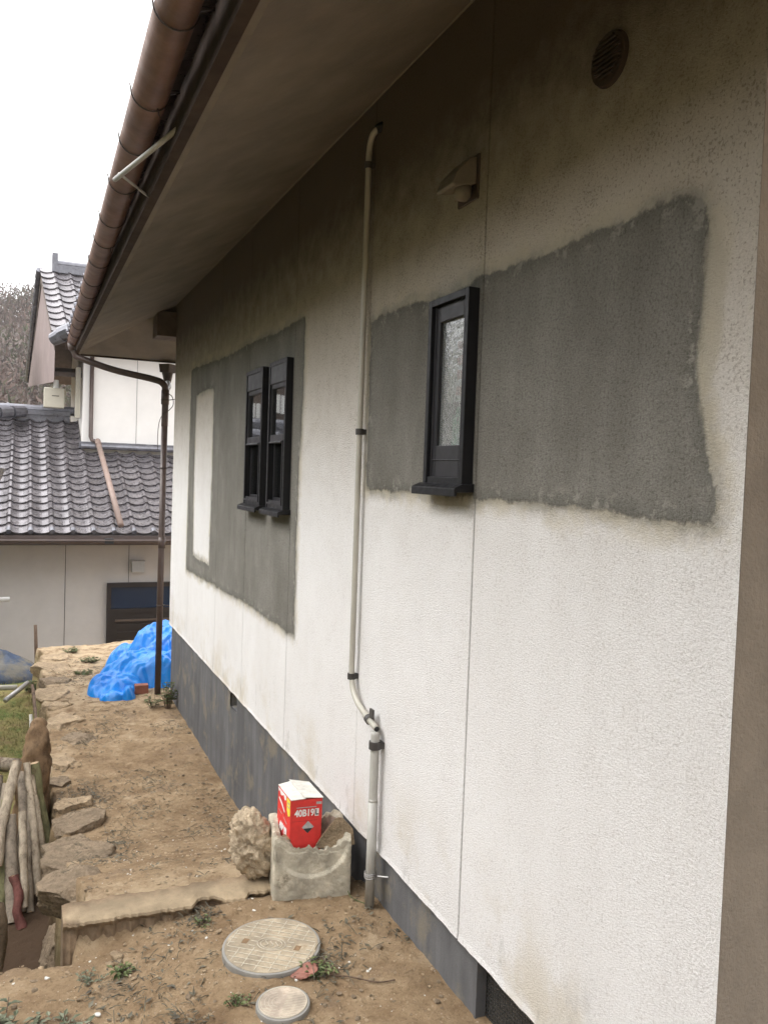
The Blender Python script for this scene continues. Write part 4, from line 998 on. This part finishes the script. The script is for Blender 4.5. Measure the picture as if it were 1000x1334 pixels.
for x in (-.9, 1.2): e = MB(); e.box(x-.03, x+.03, .4, .46, 0, 2.26); loc('post', e, M['steel'], cpt)

# ------------------------------------------------------------ tiled house behind
h2 = empty('tiled_house', (0, 13.2, -2.0)); tag(h2, 'two-storey neighbouring house with dark kawara tile roofs and pale walls', 'house')
def p2(name, mb, mat, parent=None, **k):
    o = obj(name, mb, mat, None, **k); o.data.transform(Matrix.Translation((0, -13.2, 2.0))); o.parent = parent or h2; return o
e = MB(); e.box(-7.0, 5.0, 13.2, 13.35, -2.1, .62); e.box(-7, 5, 18.8, 19, -2, .62); e.box(-7, -6.85, 13.35, 18.8, -2, .62); e.box(4.85, 5, 13.35, 18.8, -2, .62); p2('wall', e, M['wall2'])
e = MB()
for x in (.61-.91*k for k in range(-4, 9)): e.box(x-.004, x+.004, 13.1965, 13.2, -2, .6)
p2('wall_joint', e, M['clip'])
S2 = .435; sl = math.atan(S2); EY2, EZ2 = 12.6, .64
P, A = kawara(0, 10.64, 19, .2425, sl, 0, .28)
WW = field_xy(P, sl, (-7.2+.08, EY2, EZ2), (1, 0, 0), (0, 1, 0))
def k2(c):
    if c[0] > .955 and c[1] > 15.42: return False
    return c[1] < 16.72
p2roof = add_field('lower_roof', P, A, WW, k2, M['tile'], p2)
e = MB(); e.add([(-7.2, 16.8, 2.40), (.95, 16.8, 2.40), (.95, 21, .64), (-7.2, 21, .64)], [(0, 1, 2, 3)]); e.add([(-7.2, 12.66, .60), (3.6, 12.66, .60), (3.6, 13.3, .60), (-7.2, 13.3, .60)], [(0, 1, 2, 3)]); p2('roof_underside', e, M['pink'])
e = MB(); e.box(-7.2, .80, 16.66, 16.94, 2.38, 2.60)
for k in range(14): e.tube([(-7.2+.58*k, 16.8, 2.62), (-7.2+.58*k+.56, 16.8, 2.62)], .085, 12)
for k in range(14): e.tube([(-7.2+.58*k+.54, 16.8, 2.62), (-7.2+.58*k+.58, 16.8, 2.62)], .098, 12)
e.box(-7.2, .80, 16.62, 16.98, 2.52, 2.545)
p2('lower_ridge', e, M['tile2'])
e = MB()
for k in range(9): e.tube([Vector((.02, 16.55, 2.56))+Vector((-.22*k, -.16*k, -.035*k)), Vector((.02, 16.55, 2.56))+Vector((-.22*k-.20, -.16*k-.15, -.035*k-.03))], [.10, .115], 10)
p2('hip_ridge', e, M['tile2'])
e = MB()
for k in range(40): 
    x = -7.12+.28*k+.28*.85
    e = MB(); e.tube([(x, 12.57, .66), (x, 12.66, .70)], .036, 10); p2('eave_tile', e, M['tile2'])
e = MB(); e.grid(np.array([[(x, 12.53+.06*cos(t), .545+.06*sin(t)) for t in np.linspace(pi, 2*pi, 12)] for x in (-7.2, 3.7)])); e.box(-7.2, 3.7, 12.60, 12.63, .47, .61); e.tube([(-7.2, 12.47, .548), (3.7, 12.47, .548)], .012, 8)
g2 = p2('eave_gutter', e, M['brown'] if 0 else simple('dull_brown_gutter', (.085, .062, .055), .5, .15, 5))
e = MB(); e.box(1.10, 1.22, 12.465, 12.60, .50, .57); p2('gutter_joint', e, M['rubber'], g2)
# upper storey
e = MB(); e.box(.955, 5, 15.5, 15.6, 1.8, 4.6); e.box(.955, 1.04, 15.6, 19.5, 1.8, 4.2); p2('upper_wall', e, M['wall2up'])
e = MB(); e.box(1.86, 1.866, 15.4965, 15.5, 1.9, 4.4); p2('upper_wall_joint', e, M['clip'])
e = MB(); e.box(.90, 5, 15.38, 15.5, 1.92, 2.03); e.tube([(.93, 15.36, 1.95), (5, 15.36, 1.95)], .05, 10); p2('roof_flashing', e, M['tile2'])
e = MB(); e.tube([(1.09, 15.44, 4.0), (1.09, 15.44, 2.12), (1.11, 15.40, 2.06), (1.22, 15.32, 2.02)], .035, 12); p2('upper_downpipe', e, M['pipebrown'], smooth=True)
e = MB()
a, b = Vector((1.20, 15.36, 2.05)), Vector((1.33, 12.62, .76)); e.tube([a, a.lerp(b, .06)], .05, 12); e.tube([a.lerp(b, .05), b], .045, 12); p2('roof_drain_pipe', e, simple('pinkish_copper', (.20, .14, .115), .55, .15, 4), smooth=True)
# upper gabled roof
S3 = math.atan(.72); R3 = (5.30); ry = 17.2
P, A = kawara(0, 5.04, 12, .235, S3, 0, .28)
zE = R3-.72*(ry-15.0)
WW = field_xy(P, S3, (0, 15.0, zE), (1, 0, 0), (0, 1, 0))
xl = lambda y: .245-.060*(y-17.2)*1.5
for i in range(WW.shape[0]):
    WW[i, :, 0] += .245+(17.2-WW[i, :, 1])*.085
p2('upper_roof', *[None]*0, mb=(lambda: (lambda q: (q.grid(WW), q.a.__setitem__('lip', A.ravel()), q.a.__setitem__('tone', TONE.ravel()), q)[3])(MB()))(), mat=M['tile'])
e = MB(); e.box(.50, 5.3, 17.10, 17.34, R3-.05, R3+.10); e.tube([(.50, 17.2, R3+.12), (5.3, 17.2, R3+.12)], .08, 12); e.box(.46, .56, 17.05, 17.4, R3-.05, R3+.30); p2('upper_ridge', e, M['tile2'])
e = MB(); A_, B_, C_ = (.46, 15.0, zE-.05), (.27, 17.2, R3-.05), (.10, 20.0, R3-.05-.66*2.8)
def off(p, dx, dz): return (p[0]+dx, p[1], p[2]+dz)
e.add([A_, B_, C_, off(C_, 0, -.16), off(B_, 0, -.20), off(A_, 0, -.16)], [(0, 1, 4, 5), (1, 2, 3, 4)])
e.add([B_, C_, off(C_, 5, 0), off(B_, 5, 0)], [(0, 1, 2, 3)]); p2('verge_board', e, M['beam'])
gx_f = lambda y: .29+(17.2-y)*.072
e = MB(); e.add([(gx_f(15.0)+.02, 15.0, zE-.1), (gx_f(17.2), 17.2, R3-.15), (gx_f(20), 20, R3-.15-1.85), (gx_f(15.05)+.02, 15.05, zE-.72)], [(0, 1, 2, 3)]); p2('gable_panel', e, M['pink'])
e = MB()
for q0, q1 in ((B_, C_),):
    q0, q1 = Vector(q0), Vector(q1); n = 14
    for k in range(n): e.tube([q0.lerp(q1, k/n)+Vector((-.03, 0, .03)), q0.lerp(q1, (k+.96)/n)+Vector((-.03, 0, .045))], [.055, .065], 8)
p2('verge_tiles', e, M['tile2'])
e = MB(); e.add([(.46, 15.9, 3.26), (.95, 15.9, 3.26), (.95, 15.9, 3.18), (.46, 15.9, 3.18), (.50, 17.0, 3.45), (.95, 17.0, 3.45), (.95, 17, 3.3), (.50, 17.0, 3.3)], [(0,1,2,3), (0,4,5,1), (3,2,6,7), (0,3,7,4)]); p2('side_canopy', e, M['beam'])
e = MB(); e.box(.33, .67, 15.9, 16.2, 2.62, 2.97); ht = p2('water_heater', e, M['cream'], bevel=.015)
e = MB(); e.tube([(.53, 16.05, 2.96), (.53, 16.05, 3.12)], .045, 12); p2('flue', e, M['white'], ht)
e = MB(); e.box(.46, .58, 15.896, 15.899, 2.82, 2.835); p2('heater_slot', e, M['clip'], ht)
e = MB(); e.box(.84, .93, 15.75, 15.85, 2.45, 3.35); p2('corner_duct', e, M['cream'], bevel=.01)
e = MB(); e.box(-3.6, -1.2, 17.3, 19.5, 2.2, 4.1); wg_ = p2('added_dormer', e, M['beam']); e = MB(); e.add([(-3.9, 17.0, 4.0), (-.9, 17.0, 4.0), (-.9, 18.4, 4.7), (-3.9, 18.4, 4.7), (-.9, 19.8, 4.0), (-3.9, 19.8, 4.0)], [(0, 1, 2, 3), (3, 2, 4, 5)]); p2('added_dormer_roof', e, M['tile2'], wg_)  # unseen wing added so its white panes reflect in the hung windows
for x0, x1, z0, z1 in ((-2.72, -2.60, 2.86, 3.26), (-2.57, -2.46, 2.88, 3.27), (-2.14, -2.06, 2.74, 3.05), (-2.03, -1.97, 2.75, 3.05)):
    e = MB(); e.box(x0, x1, 17.28, 17.3, z0, z1); p2('added_dormer_window', e, M['white'], wg_)
# door and box on the wall
e = MB(); e.box(1.205, 1.265, 13.13, 13.2, -2.0, -.16); e.box(1.265, 2.9, 13.13, 13.2, -.225, -.16); e.box(2.84, 2.9, 13.13, 13.2, -2, -.225); e.box(1.265, 2.84, 13.15, 13.2, -.63, -.56)
dr = p2('door', e, M['doorbrown'])
e = MB(); e.box(1.265, 2.84, 13.185, 13.197, -.56, -.225); p2('door_pane', e, M['doorblue'], dr)
e = MB(); e.box(1.265, 2.84, 13.17, 13.197, -2.0, -.63)
for k in range(9): e.box(1.36, 2.75, 13.155, 13.17, -.86-.12*k, -.80-.12*k)
p2('door_panel', e, M['doorbrown'], dr); e = MB(); e.box(1.33, 2.78, 13.14, 13.168, -.755, -.725); p2('door_rail', e, M['steel'] if 0 else M['beam'], dr)
e = MB(); e.box(1.555, 1.745, 13.11, 13.2, .0, .175); vb = p2('vent_hood', e, simple('grey_metal', (.40, .40, .40), .5, .1), bevel=.008)
e = MB(); e.box(1.545, 1.755, 13.09, 13.2, .172, .186); p2('vent_hood_top', e, M['steel'], vb)

# ------------------------------------------------------------ far hillside with its bare wood
def hill():
    a = np.radians(np.linspace(-75, 40, 150)); r = np.linspace(60, 240, 40); A_, R_ = np.meshgrid(a, r, indexing='ij')
    H = -2.2+ (32+2.5*np.sin(A_*7+1)+2*np.sin(A_*17))*sst(60, 205, R_)+1.6*fbm(np.sin(A_)*R_, np.cos(A_)*R_, 0, 3, .05)*sst(60, 90, R_)
    mb = MB(); mb.grid(np.stack([np.sin(A_)*R_, np.cos(A_)*R_, H], -1)); return mb, H, A_, R_
hm, HH, AA, RR = hill(); tag(obj('hill', hm, M['soap'], smooth=True), kind='structure')
def wood():
    mb = MB(); rs = np.random.RandomState(5); cols = []
    for t in range(4200):
        i = rs.randint(0, HH.shape[0]); j = rs.randint(4, HH.shape[1]); x, y = sin(AA[i, j])*RR[i, j]+rs.randn(), cos(AA[i, j])*RR[i, j]+rs.randn(); z = HH[i, j]
        if not (-.75 < AA[i, j] < .15) and rs.rand() < .6: continue
        h = 5+4*rs.rand(); cw = 1.8+1.6*rs.rand(); c = rs.rand()
        n0 = len(mb.v)
        for k in range(90):
            d = rs.randn(3); d /= np.linalg.norm(d)+1e-6; rr = rs.rand()**.4
            p = np.array([x, y, z+h*.62])+d*np.array([cw, cw, h*.42])*rr; q = rs.randn(3)*.30; w = rs.randn(3)*.11; q[2] = abs(q[2])*1.6
            o = len(mb.v); mb.v += [tuple(p-w), tuple(p+w), tuple(p+q)]; mb.f.append((o, o+1, o+2))
        o = len(mb.v); mb.v += [(x-.12, y, z-1), (x+.12, y, z-1), (x, y, z+h*.8)]; mb.f.append((o, o+1, o+2))
        cols += [c]*(len(mb.v)-n0)
    mb.a['kind_tone'] = cols; return mb
b = MatB('bare_wood'); b.col(b.ramp(b.attr('kind_tone'), [(.0, (.12, .082, .068)), (.45, (.09, .064, .052)), (.65, (.08, .066, .042)), (.9, (.05, .058, .03)), (1.0, (.09, .072, .042))])).rough(.95).spec(.1)
tag(obj('hillside_wood', wood(), b.m), 'bare brown winter wood covering the far hillside', 'wood', kind='stuff')

# ------------------------------------------------------------ small growth and litter
def leaf(mb, p, d, L, w, droop=.3):
    p = Vector(p); d = Vector(d).normalized(); s = d.cross(Vector((0, 0, 1))); s = s.normalized() if s.length > .01 else Vector((1, 0, 0))
    q1 = p+d*L*.45+s*w/2; q2 = p+d*L*.45-s*w/2; q3 = p+d*L-Vector((0, 0, droop*L)); o = len(mb.v)
    mb.v += [tuple(p), tuple(q1), tuple(q3), tuple(q2)]; mb.f.append((o, o+1, o+2, o+3))
def weed(name, x, y, r, h, n, label, mat='leaf', group='weeds on the path', leafL=.03):
    rs = random.Random(int(x*1000+y*77)); root = empty(name, (x, y, gz(x, y))); tag(root, label, 'weed', group)
    st = MB(); lf = MB()
    for k in range(n):
        a = rs.random()*2*pi; rr = r*rs.random()**.7; tip = Vector((rr*cos(a), rr*sin(a), h*(.4+.6*rs.random()))); b0 = Vector((rr*.3*cos(a), rr*.3*sin(a), -.01))
        st.tube([b0, b0.lerp(tip, .5)+Vector((0, 0, .1*h)), tip], .0016, 4, cap=False)
        for j in range(5):
            p = b0.lerp(tip, .35+.65*rs.random()); an = rs.random()*2*pi; leaf(lf, p, (cos(an), sin(an), .2+.5*rs.random()), leafL*(.6+.8*rs.random()), leafL*.45)
    obj('stem', st, M['twig'], root); obj('foliage', lf, M[mat], root)
weed('weed', 1.195, 7.30, .07, .26, 26, 'green weed growing against the plinth by the rainwater pipe', leafL=.045)
weed('weed', 1.08, 7.38, .09, .10, 14, 'sparse low sprig of weed just left of the one at the rainwater pipe', leafL=.035)
weed('weed', .62, 2.93, .035, .03, 10, 'tiny bright weed between the large cover and the concrete step', leafL=.018)
weed('weed', .90, 2.47, .07, .035, 22, 'low dark green weed beside the red shard', leafL=.022)
weed('weed', .34, 2.79, .05, .02, 9, 'low green sprig right of the ledge by the white shell bits', leafL=.028)
weed('weed', .22, 2.80, .06, .018, 10, 'dusty sprig at the foot of the step, left end', 'ivy', leafL=.02)
weed('weed', .62, 2.42, .05, .025, 14, 'flat dark sprig left of the small drain cover', leafL=.018)
weed('weed', .70, 9.4, .12, .06, 22, 'low green weed left of the upper fold of the blue tarpaulin', leafL=.04)
weed('weed', .60, 8.9, .12, .05, 20, 'low dusty weed left of the blue tarpaulin near the kerb stones', leafL=.04)
weed('weed', .55, 9.95, .12, .06, 20, 'sparse green weed at the very end of the path', leafL=.04)
weed('ivy_clump', -.03, 2.62, .15, .035, 38, 'low dusty ivy clump at the lower left corner', 'ivy', leafL=.034, group='ivy at the near left')
weed('ivy_clump', .15, 2.58, .08, .025, 14, 'smaller ivy sprig right of the corner clump', 'ivy', leafL=.03, group='ivy at the near left')
weed('weed', .20, 6.95, .10, .12, 24, 'bright green weed below the path behind the dead branch', leafL=.04)
weed('weed', .15, 9.9, .14, .12, 34, 'green weed in front of the covered mound', leafL=.05)
weed('weed', .05, 7.0, .10, .10, 24, 'green weed behind the root stump', leafL=.045)
# garden grass: one object
gr = MB(); rs = np.random.RandomState(3)
for k in range(12000):
    x = -1.7+1.85*rs.rand(); y = 5.9+5.4*rs.rand()
    if fbm(x, y, 31, 3, 1.6) < -.02+.25*(rs.rand()-.5) or x > edge_x(y)-.02: continue
    z = gz(x, y) if 0 else 0; gr.v += [(x, y, z)]
gv = np.array(gr.v); gzv = ground_z(gv[:, 0], gv[:, 1])[0]; g2_ = MB()
for (x, y, _), z in zip(gv, gzv):
    for j in range(2):
        a = rs.rand()*6.28; leaf(g2_, (x+.01*rs.randn(), y+.01*rs.randn(), z), (cos(a)*.6, sin(a)*.6, .9), .022+.03*rs.rand(), .006, .1)
tag(obj('grass', g2_, M['grass']), 'short mossy grass on the garden ground below the path', 'grass', kind='stuff')
# pebbles, crumbs and dry litter: one object each
def scatter(n, region, fn, seed):
    rs = np.random.RandomState(seed); x = region[0]+(region[1]-region[0])*rs.rand(n); y = region[2]+(region[3]-region[2])*rs.rand(n); z, gmm, lw = ground_z(x, y)
    ok = (gmm < .3) & (lw < .3) & (x < WX+.015); mb = MB()
    for i in np.where(ok)[0]: fn(mb, rs, x[i], y[i], z[i])
    return mb
ico = bmesh.new(); bmesh.ops.create_icosphere(ico, subdivisions=1, radius=1); IV = np.array([v.co[:] for v in ico.verts]); IF = [tuple(v.index for v in f.verts) for f in ico.faces]; ico.free()
def pebble(smin, smax):
    def f(mb, rs, x, y, z):
        s = smin+(smax-smin)*rs.rand()**3; V = IV*(1+.25*rs.randn(len(IV), 1)*.6)*np.array([s*(1+.5*rs.rand()), s, s*.6]); a = rs.rand()*3; c_, s_ = cos(a), sin(a)
        V = V@np.array([[c_, s_, 0], [-s_, c_, 0], [0, 0, 1]]); mb.add(V+np.array([x, y, z+s*.2]), IF)
    return f
tag(obj('gravel', scatter(2600, (-.4, 1.28, 1.9, 5.5), pebble(.0014, .010), 1), M['tan']), 'small tan stones and soil crumbs strewn over the dirt', 'gravel', kind='stuff')
tag(obj('dark_crumbs', scatter(2200, (-.4, 1.28, 1.9, 9.5), pebble(.0014, .012), 2), M['grey']), 'dark soil crumbs strewn over the dirt', 'soil crumbs', kind='stuff')
tag(obj('pale_chips', scatter(260, (-.4, 1.28, 1.9, 5.0), pebble(.0016, .006), 8), M['whitecard']), 'scattered white shell and mortar chips', 'chips', kind='stuff')
def litter(mb, rs, x, y, z):
    if fbm(x, y, 44, 3, 2.6) < .12: return
    a = rs.rand()*6.28; L = .008+.035*rs.rand()**2
    d = Vector((cos(a), sin(a), .25*rs.randn())); p = Vector((x, y, z+.004+.006*rs.rand()))
    if rs.rand() < .55: mb.tube([p, p+d*L*.5+Vector((0, 0, .003)), p+d*L], .0009+.0008*rs.rand(), 4, cap=False)
    else: leaf(mb, p, d, L*.8, L*.35, .05)
lit = scatter(9000, (.2, 1.28, 1.9, 9.6), litter, 12)
_r = np.random.RandomState(77)
for cx, cy, cr, cn in ((.42, 5.55, .16, 260), (.46, 4.55, .12, 170), (.50, 6.75, .22, 260), (.72, 5.2, .14, 120), (.85, 5.6, .15, 110), (.55, 4.9, .10, 60), (.72, 7.2, .2, 90), (.62, 2.97, .07, 110), (.47, 2.42, .07, 90), (.95, 2.50, .07, 120), (1.02, 2.62, .12, 60), (.46, 8.6, .16, 120), (.95, 4.6, .2, 70), (.3, 2.6, .2, 120)):
    px_, py_ = cx+cr*_r.randn(cn)*.55, cy+cr*1.3*_r.randn(cn)*.55; pz_ = ground_z(px_, py_)[0]
    for x, y, z in zip(px_, py_, pz_):
        if x < .22 and y > 3 or x > WX+.01: continue
        a = _r.rand()*6.28; L = .012+.04*_r.rand()**1.5; d = Vector((cos(a), sin(a), .35*_r.randn())); p = Vector((x, y, z+.003+.012*_r.rand()))
        if _r.rand() < .6: lit.tube([p, p+d*L*.5+Vector((0, 0, .004)), p+d*L], .0008+.001*_r.rand(), 4, cap=False)
        else: leaf(lit, p, d, L*.7, L*.32, .05)
tag(obj('dry_litter', lit, M['litter']), 'dry twigs and leaf scraps scattered on the path', 'litter', kind='stuff')
# a few named bits
mb = rock_mesh((.060, .036, .009), 301, sub=4, rough=.3, cuts=7); o = obj('red_shard', mb, M['shard'], smooth=True); o.location = (.862, 2.475, gz(.86, 2.475)+.018); o.rotation_euler = (.15, -.25, -.35); tag(o, 'reddish brown clay shard between the two drain covers', 'shard')
for i, (x, y, s, lab) in enumerate([(.325, 2.93, .030, 'ochre pebble at the foot of the concrete step, the larger one'), (.297, 2.885, .020, 'small round tan pebble left of the larger ochre one'), (.325, 2.885, .016, 'smallest tan pebble under the larger ochre one'),
                                    (.235, 2.60, .012, 'small white oval pebble on the dirt left of the drain covers'), (.10, 2.90, .010, 'white pebble near the ledge by the pit')]):
    rock('pebble', (x, y, gz(x, y)+s*.3), (s, s*.8, s*.6), 400+i, M['terracotta'] if 0 else (M['tan'] if i < 3 else M['whitecard']), label=lab, cat='pebble', group='pebbles at the foot of the step', sub=2)
rod('green_wire', bez([(1.17, 2.93, gz(1.17, 2.9)+.035), (1.175, 2.885, gz(1.17, 2.88)+.004), (1.19, 2.85, gz(1.18, 2.85)+.003), (1.215, 2.82, gz(1.2, 2.82)+.003)], 6), .0018, M['leaf'], 'thin green wire curling from the concrete block to the drain pipe', 'wire', n=6)
rod('twig', bez([(.93, 2.44, gz(.93, 2.44)+.01), (1.0, 2.39, gz(1, 2.39)+.012), (1.06, 2.35, gz(1.06, 2.35)+.006), (1.12, 2.345, gz(1.12, 2.345)+.006)], 6), .0022, M['twig'], 'dark curved twig right of the red shard', 'twig', n=6)

# ------------------------------------------------------------ the damp air that greys the far hill
e = MB(); e.box(-260, 260, -30, 300, -3.2, 62)
hz = MatB('haze_air'); hz.n.remove(hz.b); pv = hz.n.new('ShaderNodeVolumePrincipled'); pv.inputs['Color'].default_value = (.92, .93, .95, 1); pv.inputs['Density'].default_value = .0005; pv.inputs['Anisotropy'].default_value = .2
hz.l.new(pv.outputs[0], hz.n['Material Output'].inputs['Volume'])
hob = obj('haze', e, hz.m); tag(hob, 'thin pale haze over the valley', 'haze', kind='stuff')
